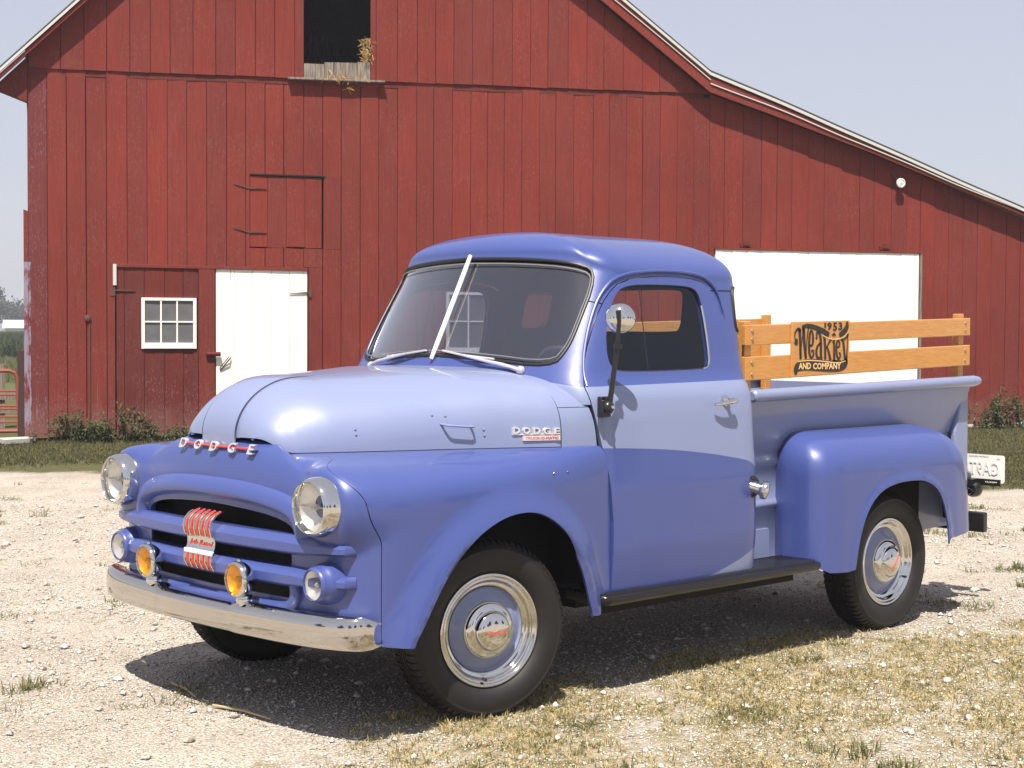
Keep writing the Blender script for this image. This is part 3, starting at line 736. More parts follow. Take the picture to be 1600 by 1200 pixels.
# front panel with three grille openings
def y2s(y):   # y>0 far
    g = np.linspace(LS[8], 2 * LTOT - LS[8], 900); yy = oyf(g); return float(np.interp(y, yy, g))
def yz_dom(pts): return [(y2s(y), z if z < .6 else (.6 + (z - .6) * (VZ - .6) / (.865 - .6))) for y, z in pts]
op1 = smooth_poly([(-.505, .745), (-.505, .775), (-.45, .800), (-.30, .817), (0, .824), (.30, .817), (.45, .800), (.505, .775), (.505, .745)], 1)
op2 = rrect(-.495, .495, .628, .678, .012, 2); op3 = rrect(-.495, .495, .508, .552, .018, 2)
po = [(sF + .0015, .364)] + [(y2s(y), z) for y, z in ((-.80, .380), (-.66, .405), (-.50, .418), (-.2, .420), (.2, .420), (.50, .418), (.66, .405), (.80, .380))] + [(2 * LTOT - sF - .0015, .364)] + [(2 * LTOT - a - .0015, b) for a, b in SC_] + [(a + .0015, b) for a, b in SC_[::-1]]
front = panel('front_panel', clip_P, po, [yz_dom(op1), yz_dom(op2), yz_dom(op3)], .020, P_DARK, truck, th=.010, flip=-1, inner=VOID)
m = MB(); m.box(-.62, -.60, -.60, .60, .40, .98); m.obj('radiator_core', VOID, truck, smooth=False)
def front_x(y, z):
    s = y2s(y); v = z if z < .6 else (.6 + (z - .6) * (VZ - .6) / (.865 - .6)); return clip_P(np.array([s]), np.array([min(v, VZ)]))[0]
def fnorm(s):
    e = .01; a = clip_P(np.array([s - e]), np.array([.5]))[0]; b = clip_P(np.array([s + e]), np.array([.5]))[0]; t = b - a; n = np.array([t[1], -t[0], 0]); n /= np.linalg.norm(n)
    if n[0] > 0 and abs(n[0]) > .2: n = -n
    return n if n[0] < 0.05 else -n
# horizontal bars following the front outline
def hbar(name, z0, hh, dep, s0, s1, n=60, endtaper=True, mat=P_DARK, skip=None):
    G_ = []
    for s in np.linspace(s0, s1, n):
        P0 = clip_P(np.array([s]), np.array([min(.5, .5)]))[0]; y = P0[1]; nn = fnorm(s)
        zc = z0
        w = 1.0 if abs(y) < .52 else max(.60, 1 - (abs(y) - .52) * 1.6)
        h = hh * w; dd = dep * (1 if abs(y) < .66 else max(.75, 1 - (abs(y) - .66) * 1.2))
        e = min(1, (s - s0) / .012, (s1 - s) / .012); e = math.sqrt(max(e, .02))
        # profile: inner bottom, chamfer, face, chamfer, inner top
        prof = [(-.03, -h * .50), (.42 * dd, -h * .50), (.90 * dd, -h * .36), (dd, -h * .28), (dd * 1.0, h * .14), (.93 * dd, h * .21), (.50 * dd, h * .45), (.42 * dd, h * .50), (-.03, h * .50)]
        X0, Y0 = P0[0], P0[1]
        G_.append([(X0 + nn[0] * (a * e if a > 0 else a), Y0 + nn[1] * (a * e if a > 0 else a), zc + b) for a, b in prof])
    m = MB(); m.grid(G_)
    k = len(G_[0]); nv = len(m.V); m.F += [tuple(range(k)), tuple(nv - 1 - i for i in range(k))]
    m.F = [f[::-1] for f in m.F]
    return m.obj(name, mat, front, sharp=24)
sE = y2s(-.842) if False else LS[8] - .005
hbar('grille_bar', .712, .074, .050, sE, 2 * LTOT - sE)
hbar('grille_bar', .592, .074, .050, sE, 2 * LTOT - sE)
# lower lip: loops round the third opening
lp = []
for y, z in smooth_poly([(-.520, .575), (-.530, .52), (-.500, .478), (-.40, .468), (0, .466), (.40, .468), (.500, .478), (.530, .52), (.520, .575)], 2, False):
    P0 = front_x(y, z); lp.append((P0[0] - .006, P0[1], z))
m = MB(); m.tube(lp, .024, 12); m.obj('grille_lower_moulding', P_DARK, front)
# brow over the top opening
br = []
for y, z in smooth_poly([(-.555, .700), (-.558, .77), (-.535, .812), (-.46, .842), (-.30, .866), (-.1, .876), (.1, .876), (.30, .866), (.46, .842), (.535, .812), (.558, .77), (.555, .700)], 2, False):
    P0 = front_x(y, z); br.append((y, z, P0))
G_ = []
for i, (y, z, P0) in enumerate(br):
    a = br[max(i - 1, 0)]; b = br[min(i + 1, len(br) - 1)]; t = np.array([b[0] - a[0], b[1] - a[1]]); t /= np.linalg.norm(t); o = np.array([-t[1], t[0]])
    e = math.sqrt(min(1, (i + .2) / 3, (len(br) - .8 - i) / 3))
    if o[1] < 0 and abs(y) < .5: o = -o
    if abs(y) >= .5 and o[0] * y < 0: o = -o
    row = []
    for w_, d_ in ((.056, -.008), (.048, .003), (.030, .017), (.006, .026), (-.006, .0265), (-.013, .021), (-.028, .000), (-.044, -.026)):
        row.append((P0[0] - d_ * e - (0 if d_ < 0 else .004), P0[1] + o[0] * w_, z + o[1] * w_))
    G_.append(row)
m = MB(); m.grid(G_); m.obj('grille_brow', P_DARK, front, sharp=60)
# emblem block wrapping the bars
def embx(z):
    return .017 + float(np.interp(z, [.552, .575, .60, .625, .640, .665, .690, .705, .735, .760, .785, .80], [.735, .772, .785, .785, .778, .770, .770, .782, .790, .785, .760, .715]))
zz = np.linspace(.556, .80, 26); G_ = [[(-embx(z) - .004, y, z) for y in np.linspace(-.098, .098, 5)] for z in zz]
G_ = [[(-.71, -.098, z)] + row + [(-.71, .098, z)] for row, z in zip(G_, zz)]
m = MB(); m.grid(G_); em = m.obj('grille_emblem', CHROME, truck, sharp=35)
for k in range(5):
    y = -.074 + k * .037
    for z0, z1 in ((.700, .796), (.566, .630)):
        m = MB(); pts = [(-embx(z) - .006, y, z) for z in np.linspace(z0, z1, 12)]; m.tube(pts, .0036, 8); m.obj('red_stripe', RED, em)
for k in range(6):
    y = -.0925 + k * .037
    for z0, z1 in ((.700, .79), (.572, .630)):
        m = MB(); pts = [(-embx(z) - .006, y, z) for z in np.linspace(z0, z1, 12)]; m.tube(pts, .0040, 6); m.obj('chrome_fin', CHROME, em)
m = MB(); m.box(-embx(.645) - .016, -embx(.645), -.098, -.005, .628, .646); m.box(-embx(.645) - .016, -embx(.645), .005, .098, .628, .646); m.obj('emblem_crossbar', simple('pale_enamel', (.62, .64, .72), .25), em, bevel=.003)
V, F = text_geo('Job-Rated', 1, .5, shear=.45, bold=.0); V[:, 0] -= (V[:, 0].min() + V[:, 0].max()) / 2; V[:, 1] -= (V[:, 1].min() + V[:, 1].max()) / 2
V[:, 0] *= .170 / np.ptp(V[:, 0]); V[:, 1] *= .026 / np.ptp(V[:, 1]); 
make('emblem_lettering', [(-embx(.672 + v[1]) - (.0065 if v[2] > 0 else .0), -v[0], .669 + v[1]) for v in V], F, RED, em, smooth=False)
# nose letters on a red rod
def nose_pt(y, z):
    sd = y2s(y); vv = np.linspace(.85, 1.10, 120); P = clip_P(np.full(120, sd), vv); i = int(np.argmin(np.abs(P[:, 2] - z))); return P[i]
ZN = 1.046
m = MB(); m.tube([(nose_pt(y, ZN)[0] - .010, y, ZN) for y in np.linspace(-.245, .245, 25)], .0050, 8); rd = m.obj('nose_badge_rod', RED, truck)
for k, ch in enumerate('DODGE'):
    y = .240 - k * .120; V, F = text_geo(ch, 1, .5, shear=.18, bold=.008); V[:, 0] -= (V[:, 0].min() + V[:, 0].max()) / 2; V[:, 1] -= (V[:, 1].min() + V[:, 1].max()) / 2
    V[:, 0] *= .050 / np.ptp(V[:, 0]); V[:, 1] *= .038 / np.ptp(V[:, 1]); x0 = nose_pt(y, ZN - .01)[0]
    make('nose_letter', [(x0 + v[1] * .25 - (.016 if v[2] > 0 else .004), y - v[0], ZN + v[1]) for v in V], F, BADGE, truck, smooth=False)

# ---- lamps
def lamp(cx, cy, cz, r, s, kind):
    if kind == 'head':
        m = MB(); m.lathe([(r * 1.02, .10), (r * 1.03, .012), (r * 1.0, -.012), (r * .94, -.030), (r * .875, -.036), (r * .84, -.030), (r * .825, -.016), (r * .80, -.008)], 56, (cx, cy, cz), 'x'); h = m.obj('headlight', CHROME, truck, sharp=70)
        m = MB(); m.lathe([(r * .835, -.014), (r * .70, -.026), (r * .5, -.035), (r * .25, -.040), (.001, -.042)], 48, (cx, cy, cz), 'x'); ln = m.obj('lens', LENS, h)
        m = MB(); m.lathe([(r * .83, -.010), (r * .72, .006), (r * .50, .024), (r * .28, .036), (.001, .040)], 48, (cx, cy, cz), 'x'); m.obj('reflector', BOWL, h)
        m = MB(); m.lathe([(.010, .02), (.012, -.004), (.009, -.014), (.001, -.016)], 16, (cx, cy, cz), 'x'); m.box(cx - .006, cx + .002, cy - r * .8, cy + r * .8, cz - .001, cz + .002); m.obj('bulb', BRUSH, h)
    elif kind == 'park':
        m = MB(); m.lathe([(r * 1.48, .10), (r * 1.44, .05), (r * 1.40, .026), (r * 1.32, .012), (r * 1.22, .004), (r * 1.20, -.010), (r * 1.12, -.020), (r * 1.03, -.023), (r * .98, -.015)], 44, (cx, cy, cz), 'x'); h = m.obj('parking_light', P_DARK, truck, sharp=60)
        m = MB(); m.lathe([(r, -.018), (r * .7, -.028), (r * .3, -.034), (.001, -.035)], 32, (cx, cy, cz), 'x'); m.obj('lens', LENS, h)
        m = MB(); m.lathe([(r, -.014), (r * .7, .000), (r * .4, .012), (.001, .016)], 32, (cx, cy, cz), 'x'); m.obj('reflector', BOWL, h)
        m = MB(); m.lathe([(.010, .02), (.011, -.002), (.001, -.012)], 12, (cx, cy, cz), 'x'); m.obj('bulb', BRUSH, h)
    else:
        m = MB(); m.lathe([(.001, .062), (r * .35, .060), (r * .70, .046), (r * .95, .022), (r * 1.04, .004), (r * 1.04, -.010), (r * .98, -.019), (r * .90, -.022), (r * .86, -.016)], 40, (cx, cy, cz), 'x'); h = m.obj('fog_light', CHROME, truck, sharp=70)
        m = MB(); m.lathe([(r * .88, -.016), (r * .65, -.025), (r * .3, -.031), (.001, -.032)], 32, (cx, cy, cz), 'x'); m.obj('amber_lens', AMBER, h)
        m = MB(); m.lathe([(r * .88, -.012), (r * .7, .002), (r * .4, .014), (.001, .019)], 32, (cx, cy, cz), 'x'); m.obj('reflector', BOWL, h)
        m = MB(); m.lathe([(.012, .02), (.012, -.004), (.001, -.012)], 12, (cx, cy, cz), 'x'); m.obj('bulb', BRUSH, h)
        m = MB(); m.tube([(cx + .02, cy, cz - r * 1.0), (cx + .018, cy, cz - r * 1.25), (cx + .03, cy, cz - r * 1.4 - .02)], [.012, .014, .022], 12)
        m.lathe([(.001, 0), (.028, -.004), (.034, -.018), (.030, -.034)], 20, (cx + .028, cy, .512), 'z'); m.obj('bracket', CHROME, h)
        m = MB(); m.lathe([(.009, 0), (.009, .006), (.005, .010), (.001, .011)], 12, (cx + .005, cy, cz + r * 1.0), 'z'); m.obj('visor_knob', CHROME, h)
for s in (-1, 1):
    lamp(-.752, s * .690, .866, .107, s, 'head'); lamp(-.742, s * .686, .585, .054, s, 'park'); lamp(-.835, s * .321, .572, .065, s, 'fog')

# ---- front bumper
G_ = []; G2_ = []
ys = .888 * np.sin(np.linspace(-math.pi / 2, math.pi / 2, 161))
for y in ys:
    a = abs(y) / .888; x = -.838 + .080 * a ** 2 + .070 * a ** 9 + .045 * a ** 60
    cen = 1 / (1 + math.exp((abs(y) - .262) / .006)); ed = max(0, (a - .97) / .03)
    zt = .476 - .014 * cen - .020 * ed ** 2; zb = .366 + .018 * ed ** 2 + .003 * cen
    fe = 1 - .55 * max(0, (a - .9) / .1)
    G_.append([(x + .075 * fe, y, zt - .006), (x + .045 * fe, y, zt + .001), (x + .022, y, zt + .001), (x + .012, y, zt - .003), (x + .005, y, zt - .010), (x + .001, y, zt - .020), (x - .001 + .004 * cen, y, zt - .034), (x - .002 + .003 * cen, y, (zt + zb) / 2), (x + .001, y, zb + .016), (x + .004, y, zb + .006), (x + .012, y, zb), (x + .04, y, zb - .002)])
G_ = np.array(G_); 
e0 = G_[0].copy(); e0[:, 0] += .05; e0[:, 1] += .0; 
m = MB(); m.grid(G_.tolist()); 
bump = solid_grid('front_bumper', G_, .006, BUMPER, truck, flip=-1, sharp=75)
for s in (-1, 1):
    m = MB(); m.box(-.79, -.55, s * .36 - .03, s * .36 + .03, .385, .455); m.obj('bumper_bracket', BLACK, truck, bevel=.004)
for s in (-1, 1):
    m = MB(); m.lathe([(.012, .0), (.010, -.006), (.001, -.009)], 12, (-.842 + .085 * (.55 / .905) ** 2, s * .55, .425), 'x')
# ---- running board, gas cap, fender bolts
for s in (-1, 1):
    m = MB(); G_ = []
    for x in (.52, .535, .56, 1.0, 1.5, 1.985, 1.998):
        e = 1 if .53 < x < 1.99 else .93
        y0, y1 = -.70, -.925 if x > .55 else (-.90 if x > .53 else -.86)
        row = [(x, y0, .435)]
        nr = 9
        for k in range(nr):
            yy = -.72 - k * .020
            row += [(x, yy, .424 + (0 if x < .54 else .0)), (x, yy - .003, .433), (x, yy - .010, .433), (x, yy - .013, .424)]
        row += [(x, y1 + .012, .424), (x, y1 + .002, .418), (x, y1, .405), (x, y1 + .004, .395), (x, y1 + .014, .384), (x, y1 + .03, .384), (x, y0, .395)]
        if x < .55: row = [(p[0], max(p[1], y1), p[2]) for p in row]
        G_.append(row)
    m.grid(G_); k = len(G_[0]); nv = len(m.V); m.F += [tuple(range(k)), tuple(nv - 1 - i for i in range(k))]
    rb = make('running_board', m.V if s < 0 else mirror(m.V), m.F, simple('running_board_black', (.008, .007, .009), .20) if s < 0 else bpy.data.materials['running_board_black'], truck, sharp=30)
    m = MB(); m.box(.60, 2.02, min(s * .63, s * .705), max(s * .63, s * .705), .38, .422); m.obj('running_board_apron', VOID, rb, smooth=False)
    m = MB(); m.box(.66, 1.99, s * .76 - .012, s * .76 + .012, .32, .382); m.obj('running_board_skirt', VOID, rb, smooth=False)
cy = float(yside(.81))
m = MB(); m.lathe([(.052, .006), (.050, -.003), (.034, -.004)], 28, (1.553, -cy + .006, .802), 'y'); m.obj('filler_grommet', RUBBER_G, truck)
m = MB(); m.lathe([(.026, .02), (.026, -.035), (.030, -.040), (.031, -.044)], 24, (0, 0, 0), 'y'); m.lathe([(.031, -.044), (.040, -.046), (.042, -.052), (.041, -.066), (.034, -.072), (.030, -.070), (.024, -.075), (.001, -.077)], 28, (0, 0, 0), 'y')
m.obj('filler_cap', CHROME, truck, loc=(1.553, -cy + .006, .802), rot=(math.radians(14), 0, math.radians(28)))
for X in (.272, .353):
    P0 = clip_P(np.array([x2s(X)]), np.array([.86]))[0]; m = MB(); m.lathe([(.006, 0), (.004, -.003), (0, -.004)], 10, (P0[0], P0[1] + .001, .94), 'y'); m.obj('rivet', P_DARK, fender_n)

# ---- wheels
NW = 72
def wheel(loc, rz, tread_seed=0):
    m = MB(); m.lathe([(.10, .02), (.14, .03), (.15, .06), (.14, .12), (.02, .13)], 32); hub = m.obj('wheel', VOID, truck, loc=loc, rot=(0, 0, rz))
    prof = [(.214, .012), (.222, -.002), (.236, -.016), (.256, -.026), (.280, -.0315), (.304, -.0285), (.313, -.0265), (.317, -.028), (.321, -.0245), (.331, -.016), (.340, -.004), (.345, .012), (.347, .04), (.347, .067), (.347, .094), (.345, .122), (.340, .138), (.31, .160), (.27, .165), (.235, .150), (.214, .125)]
    m = MB(); m.lathe(prof, 96); ty = m.obj('tyre', TYRE, hub, sharp=50)
    m = MB()
    for k in range(NW):
        t = 2 * math.pi * (k + .5) / NW; 
        for side in (0, 1):
            tt = t + (math.pi / NW if side else 0); c, s_ = math.cos(tt), math.sin(tt); tc, ts = -s_, c
            w = .0095; 
            if side == 0: pr = [(.331, -.019), (.3445, -.007), (.352, .010), (.352, .040), (.343, .040), (.340, .0), (.325, -.012)]
            else: pr = [(.331, .153), (.3445, .141), (.352, .124), (.352, .094), (.343, .094), (.340, .134), (.325, .146)]
            Vv = []
            for dw in (-w, w):
                for r_, a_ in pr: Vv.append((r_ * c + tc * dw, a_, r_ * s_ + ts * dw))
            n_ = len(pr); m.add(Vv, [tuple(range(n_)), tuple(range(2 * n_ - 1, n_ - 1, -1))] + [(i, i + n_, (i + 1) % n_ + n_, (i + 1) % n_) for i in range(n_)])
    for a_ in (.052, .067, .082): m.lathe([(.346, a_ - .005), (.351, a_ - .0045), (.351, a_ + .0045), (.346, a_ + .005)], 96)
    tr = m.obj('tread', TYRE, hub, smooth=False); tr['kind'] = 'stuff'
    m = MB(); m.lathe([(.166, .024), (.158, .031), (.142, .024), (.127, .012), (.113, .005), (.09, .004)], 64); m.lathe([(.212, .02), (.19, .03), (.166, .05), (.166, .11), (.20, .13)], 48); m.obj('rim', P_LIGHT, hub)
    m = MB(); m.lathe([(.221, .004), (.2235, -.004), (.2215, -.010), (.214, -.0125), (.209, -.007), (.205, .001), (.200, .002), (.196, -.001), (.191, .004), (.187, .013), (.182, .016), (.177, .016), (.173, .018), (.168, .024), (.163, .030)], 96); m.obj('trim_ring', CHROME, hub, sharp=75)
    m = MB(); m.lathe([(.113, .014), (.1135, .004), (.110, -.006), (.100, -.016), (.086, -.022), (.080, -.022), (.077, -.027), (.074, -.036), (.066, -.043), (.050, -.049), (.030, -.0525), (.001, -.054)], 64); m.obj('hubcap', CHROME, hub, sharp=75)
    V, F = text_geo('DODGE', 1, .5, bold=.02, res=2); V[:, 0] -= (V[:, 0].min() + V[:, 0].max()) / 2; V[:, 1] -= (V[:, 1].min() + V[:, 1].max()) / 2; V[:, 0] *= .104 / np.ptp(V[:, 0]); V[:, 1] *= .011 / np.ptp(V[:, 1])
    hx = lambda r_: float(np.interp(r_, [0, .03, .05, .066, .074], [-.054, -.0525, -.049, -.043, -.036]))
    ca = math.radians(0 if tread_seed == 0 else 52)
    out = []
    for v in V:
        a, b = v[0], v[1] - .004; X = a * math.cos(ca) - b * math.sin(ca); Z = a * math.sin(ca) + b * math.cos(ca); out.append((X, hx(math.hypot(X, Z)) - (.0012 if v[2] > 0 else -.002), Z))
    make('hubcap_lettering', out, F, RED, hub, smooth=False)
    m = MB(); a = math.radians(-96 if tread_seed == 0 else -30); m.tube([(.190 * math.cos(a), .02, .190 * math.sin(a)), (.192 * math.cos(a), -.012, .192 * math.sin(a))], .006, 8); m.obj('valve', BLACK, hub)
    return hub
wheel((0, -.795, .341), math.radians(-11), 0); wheel((0.0, .795, .341), math.radians(180 - 11), 0)
wheel((2.743, -.795, .341), 0, 1); wheel((2.743, .795, .341), math.radians(180), 1)

# ---- chassis, axles, inner wells
m = MB()
for s in (-1, 1):
    m.box(-.60, 3.62, s * .40 - .035, s * .40 + .035, .42, .56)
m.tube([(0, -.72, .341), (0, -.3, .30), (0, .3, .30), (0, .72, .341)], .035, 8); m.tube([(2.743, -.72, .341), (2.743, .72, .341)], .045, 10); m.lathe([(.001, -.14), (.10, -.1), (.13, 0), (.10, .1), (.001, .14)], 16, (2.743, 0, .34), 'y')
m.box(-.1, .55, -.30, .30, .30, .80); m.box(.60, 1.60, -.68, .68, .34, .43); m.box(.55, 1.5, -.14, .14, .26, .42); m.tube([(1.5, 0, .36), (2.7, 0, .34)], .035, 8)  # simple black boxes under the cab, put in to block light
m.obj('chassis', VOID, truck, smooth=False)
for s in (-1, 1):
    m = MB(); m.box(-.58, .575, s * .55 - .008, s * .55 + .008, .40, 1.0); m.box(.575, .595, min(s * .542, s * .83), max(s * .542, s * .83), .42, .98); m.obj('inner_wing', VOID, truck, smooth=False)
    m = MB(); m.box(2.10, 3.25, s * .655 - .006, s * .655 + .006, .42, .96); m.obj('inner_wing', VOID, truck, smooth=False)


# ---- pickup bed
SL = .017
def bz(x, z): return z + SL * (x - 1.72)
X0, X1 = 1.715, 3.655
prof = [(-.718, 1.175), (-.716, 1.16), (-.690, 1.09), (-.665, 1.00), (-.652, .935), (-.640, .920), (-.640, .900), (-.652, .888), (-.652, .862), (-.640, .850), (-.640, .700), (-.646, .690), (-.652, .676), (-.652, .668), (-.646, .655), (-.640, .648), (-.640, .41)]
def bedP(u, v): pass
for s in (-1, 1):
    G_ = [[(x, -(-y) * 1.0, bz(x, z)) for y, z in prof] for x in np.linspace(X0, X1, 24)]
    G_ = np.array(G_); G_[..., 1] *= -s * -1 if False else 1
    if s > 0: G_[..., 1] *= -1
    sp = solid_grid('bed_side', G_, .012, P_LIGHT, truck, flip=1 if s > 0 else -1, sharp=60)
    m = MB(); rl = [(x, s * .735, bz(x, 1.203) + 0) for x in (X0 - .01, X0, 2.4, 3.0, 3.66, 3.71)]
    n = 14
    m.tube(rl, [.020, .030, .030, .030, .030, .022], 16); rail = m.obj('bed_rail', P_LIGHT, sp)
    m = MB(); m.box(X0 + .0, 3.66, min(s * .66, s * .735), max(s * .66, s * .735), 1.214, 1.219)
    m.V = [(v[0], v[1], bz(v[0], v[2])) for v in m.V]; m.obj('rail_top_plate', P_LIGHT, sp, smooth=False)
    # rear corner post with gusset
    m = MB(); yi = -.655
    m.prism([(3.56, .42), (3.56, .93), (3.648, 1.20), (3.69, 1.215), (3.70, .42)], 1, -.655, -.690); V = [(v[0], v[1] * (1 if s < 0 else -1), bz(v[0], v[2])) for v in m.V]
    make('bed_corner_post', V, m.F, P_LIGHT, sp, smooth=False, bevel=.010)
    # stamped recess low at the front
    m = MB(); m.prism([(1.73, .41), (1.73, .562), (1.955, .562), (1.968, .55), (1.968, .41)], 1, -.640, -.647); V = [(v[0], v[1] * (1 if s < 0 else -1), v[2]) for v in m.V]; make('bed_stamping', V, m.F, P_LIGHT, sp, smooth=False, bevel=.003)
m = MB(); m.lathe([(.001, .0), (.011, -.001)], 16, (2.03, -.642, .528), 'y'); m.obj('frame_hole', VOID, truck, smooth=False)
m = MB()
for k in range(8):
    y = -.60 + k * .150; m.box(X0, X1, y, y + .144, .70, .725)
m.obj('bed_floor', simple('bed_wood', (.16, .09, .05), .6), truck, smooth=False)
m = MB(); m.box(X0, X0 + .012, -.64, .64, .55, 1.20); m.V = [(v[0], v[1], bz(v[0], v[2])) for v in m.V]; m.obj('bed_front_panel', P_LIGHT, truck, smooth=False)
m = MB(); m.box(3.655, 3.675, -.64, .64, .70, 1.17); m.V = [(v[0], v[1], bz(v[0], v[2])) for v in m.V]; m.obj('tailgate', P_LIGHT, truck, smooth=False)
m = MB(); m.box(1.60, 1.75, -.63, .63, .43, .66); m.obj('cab_bed_light_block', VOID, truck, smooth=False)  # unseen box added to stop light leaking between cab and bed

# ---- rear fenders
RO = [(2.02, -.640), (1.992, -.70), (1.990, -.78), (2.000, -.86), (2.05, -.915), (2.15, -.935), (2.40, -.945), (2.75, -.948), (3.00, -.945), (3.15, -.940), (3.28, -.918), (3.38, -.860), (3.44, -.75), (3.46, -.640)]
RT = [(2.18, -.642), (2.19, -.645), (2.20, -.65), (2.22, -.66), (2.28, -.67), (2.35, -.675), (2.50, -.68), (2.75, -.68), (2.95, -.68), (3.03, -.675), (3.09, -.67), (3.12, -.66), (3.14, -.65), (3.14, -.642)]
RL = np.concatenate([[0], np.cumsum([math.dist(RO[i], RO[i + 1]) for i in range(len(RO) - 1)])]); RTOT = RL[-1]
rox = curve_fn(RL, [p[0] for p in RO], .022); roy = curve_fn(RL, [p[1] for p in RO], .022); rtx = curve_fn(RL, [p[0] for p in RT], .03); rty = curve_fn(RL, [p[1] for p in RT], .03)
rarch = [(2.248, .30), (2.262, .393), (2.285, .50), (2.325, .60), (2.385, .680), (2.475, .735), (2.60, .760), (2.74, .764), (2.86, .755), (2.955, .715), (3.015, .655), (3.05, .57), (3.075, .48), (3.085, .30)]
def rx2s(x):
    g = np.linspace(RL[4], RL[9], 400); return float(np.interp(x, rox(g), g))
ra_dom = [(rx2s(x), z) for x, z in smooth_poly(rarch, 2, False)]
RADOM = np.array(resample(ra_dom, .02, False)); RV = .80; RR = .34
def rear_P(s, v):
    s = np.asarray(s, float); v = np.asarray(v, float); Ox, Oy, Tx_, Ty_ = rox(s), roy(s), rtx(s), rty(s)
    ph = np.clip((v - RV) / RR, 0, 1) * math.pi / 2; n = 2.5
    cc = np.maximum(np.cos(ph), 1e-7) ** (2 / n); ss = np.sin(ph) ** (2 / n)
    z = np.where(v < RV, v, RV + .222 * ss)
    # tail flares backwards and down; front face leans slightly
    tail = np.clip((s - RL[8]) / (RTOT - RL[8]), 0, 1); lowz = np.clip((.95 - z) / .5, 0, 1)
    X = Tx_ + (Ox - Tx_) * cc + tail * lowz * .085 * cc; Y = Ty_ + (Oy - Ty_) * cc
    topround = np.clip((z - .6) / .4, 0, 1) ** 2
    X = X - tail * topround * .17
    d = np.full(s.shape, 9.)
    for a, b in zip(RADOM[:-1], RADOM[1:]):
        ab = b - a; t = np.clip(((s - a[0]) * ab[0] + (z - a[1]) * ab[1]) / (ab @ ab), 0, 1); d = np.minimum(d, np.hypot(s - a[0] - t * ab[0], z - a[1] - t * ab[1]))
    fl = np.clip(1 - d / .06, 0, 1) ** 2 * .016 - np.clip(1 - d / .016, 0, 1) ** 2 * .012
    Y = Y - fl
    return np.stack([X, Y, z], -1)
ro = [(.0, .425), (RL[3] - .02, .425), (RL[4] - .03, .385), (RL[4] + .03, .362), (rx2s(2.20), .356), (rx2s(2.245), .364)] + [p for p in ra_dom if .385 < p[1]] + [(rx2s(3.083), .440), (RL[10] + .02, .452), (RL[12], .478), (RTOT, .49), (RTOT, 1.14), (0, 1.14)]
ro = [(min(max(a, 0.0), RTOT), b) for a, b in ro]
rf_n = panel('rear_fender', rear_P, ro, [], .020, P_DARK, truck, th=.009, flip=1, inner=VOID)
def rear_PF(s, v):
    P = rear_P(s, v).copy(); P[..., 1] *= -1; return P
rf_f = panel('rear_fender', rear_PF, ro, [], .030, P_DARK, truck, th=.009, flip=-1, inner=VOID)

# ---- stake racks
def rack(s):
    top = MB(); 
    base = MB(); base.box(1.725, 1.775, s * .655 - .02, s * .655 + .02, 1.05, 1.548)
    base.V = [(v[0], v[1], v[2] + .025 * (v[0] - 1.7)) for v in base.V]
    rk = base.obj('stake_rack', OAK, truck, smooth=False, bevel=.004)
    for x in (3.605,):
        m = MB(); m.box(x, x + .05, s * .655 - .02, s * .655 + .02, 1.10, 1.548 if x < 3 else 1.555); m.V = [(v[0], v[1], v[2] + .025 * (v[0] - 1.7)) for v in m.V]; m.obj('stake', OAK, rk, smooth=False, bevel=.004)
    for z0, z1 in ((1.272, 1.383), (1.436, 1.531)):
        m = MB(); m.box(1.702, 3.682, s * .676, s * .700, z0, z1) if s > 0 else m.box(1.702, 3.682, -.700, -.676, z0, z1)
        m.V = [(v[0], v[1], v[2] + .025 * (v[0] - 1.7)) for v in m.V]; sl = m.obj('slat', OAK, rk, smooth=False, bevel=.004)
        for x in (1.75, 3.63):
            for zz_ in (z0 + .028, z1 - .028):
                m = MB(); m.lathe([(.0085, 0), (.0075, -.005), (.001, -.007)], 10, (x, -.700, zz_ + .025 * (x - 1.7)), 'y'); make('bolt', m.V if s < 0 else mirror(m.V), m.F, simple('brass_bolt', (.45, .36, .20), .35, .8) if 'brass_bolt' not in bpy.data.materials else bpy.data.materials['brass_bolt'], rk)
    return rk
rkN = rack(-1); rkF = rack(1)
# ---- painted sign board on the near rack
SX0, SX1, SZ0, SZ1 = 2.042, 2.518, 1.288, 1.548
m = MB(); m.box(SX0, SX1, -.712, -.701, SZ0 - .004, SZ1); m.V = [(v[0], v[1], v[2] + .025 * (v[0] - 2.04)) for v in m.V]; sign = m.obj('sign_board', OAK, rkN, smooth=False, bevel=.002)
def sg(px, py):   # pixel in the 1440x1200 zoom of the sign -> sign plane
    u = (px - 125) / (1245 - 125); v = (py - 120) / (1110 - 120) ; 
    vt = 1 - (py - (150 - 25 * u)) / ((1110 - 60 * u) - (150 - 25 * u))
    return SX0 + u * (SX1 - SX0), SZ0 + vt * (SZ1 - SZ0) + .025 * (u * (SX1 - SX0))
signM = MB(); signC = MB()
def stroke(MBx, pts, ws, y=-.7135, smooth=1, capr=True):
    P = smooth_poly(pts, smooth, False) if smooth and len(pts) > 2 else pts
    w_in = ws if isinstance(ws, (list, tuple)) else [ws, ws]
    A = np.array([sg(*p) for p in P]); n = len(A); W_ = np.interp(np.linspace(0, 1, n), np.linspace(0, 1, len(w_in)), w_in) * .476 / 1120 / 2
    L, R_ = [], []
    for i in range(n):
        t = A[min(i + 1, n - 1)] - A[max(i - 1, 0)]; t /= np.linalg.norm(t) + 1e-9; o = np.array([-t[1], t[0]]) * W_[i]; L.append(A[i] + o); R_.append(A[i] - o)
    V = [(p[0], y, p[1]) for p in L] + [(p[0], y, p[1]) for p in R_]
    MBx.add(V, [(i, i + 1, n + i + 1, n + i) for i in range(n - 1)])
S_ = lambda pts, ws, **k: stroke(signM, pts, ws, **k)
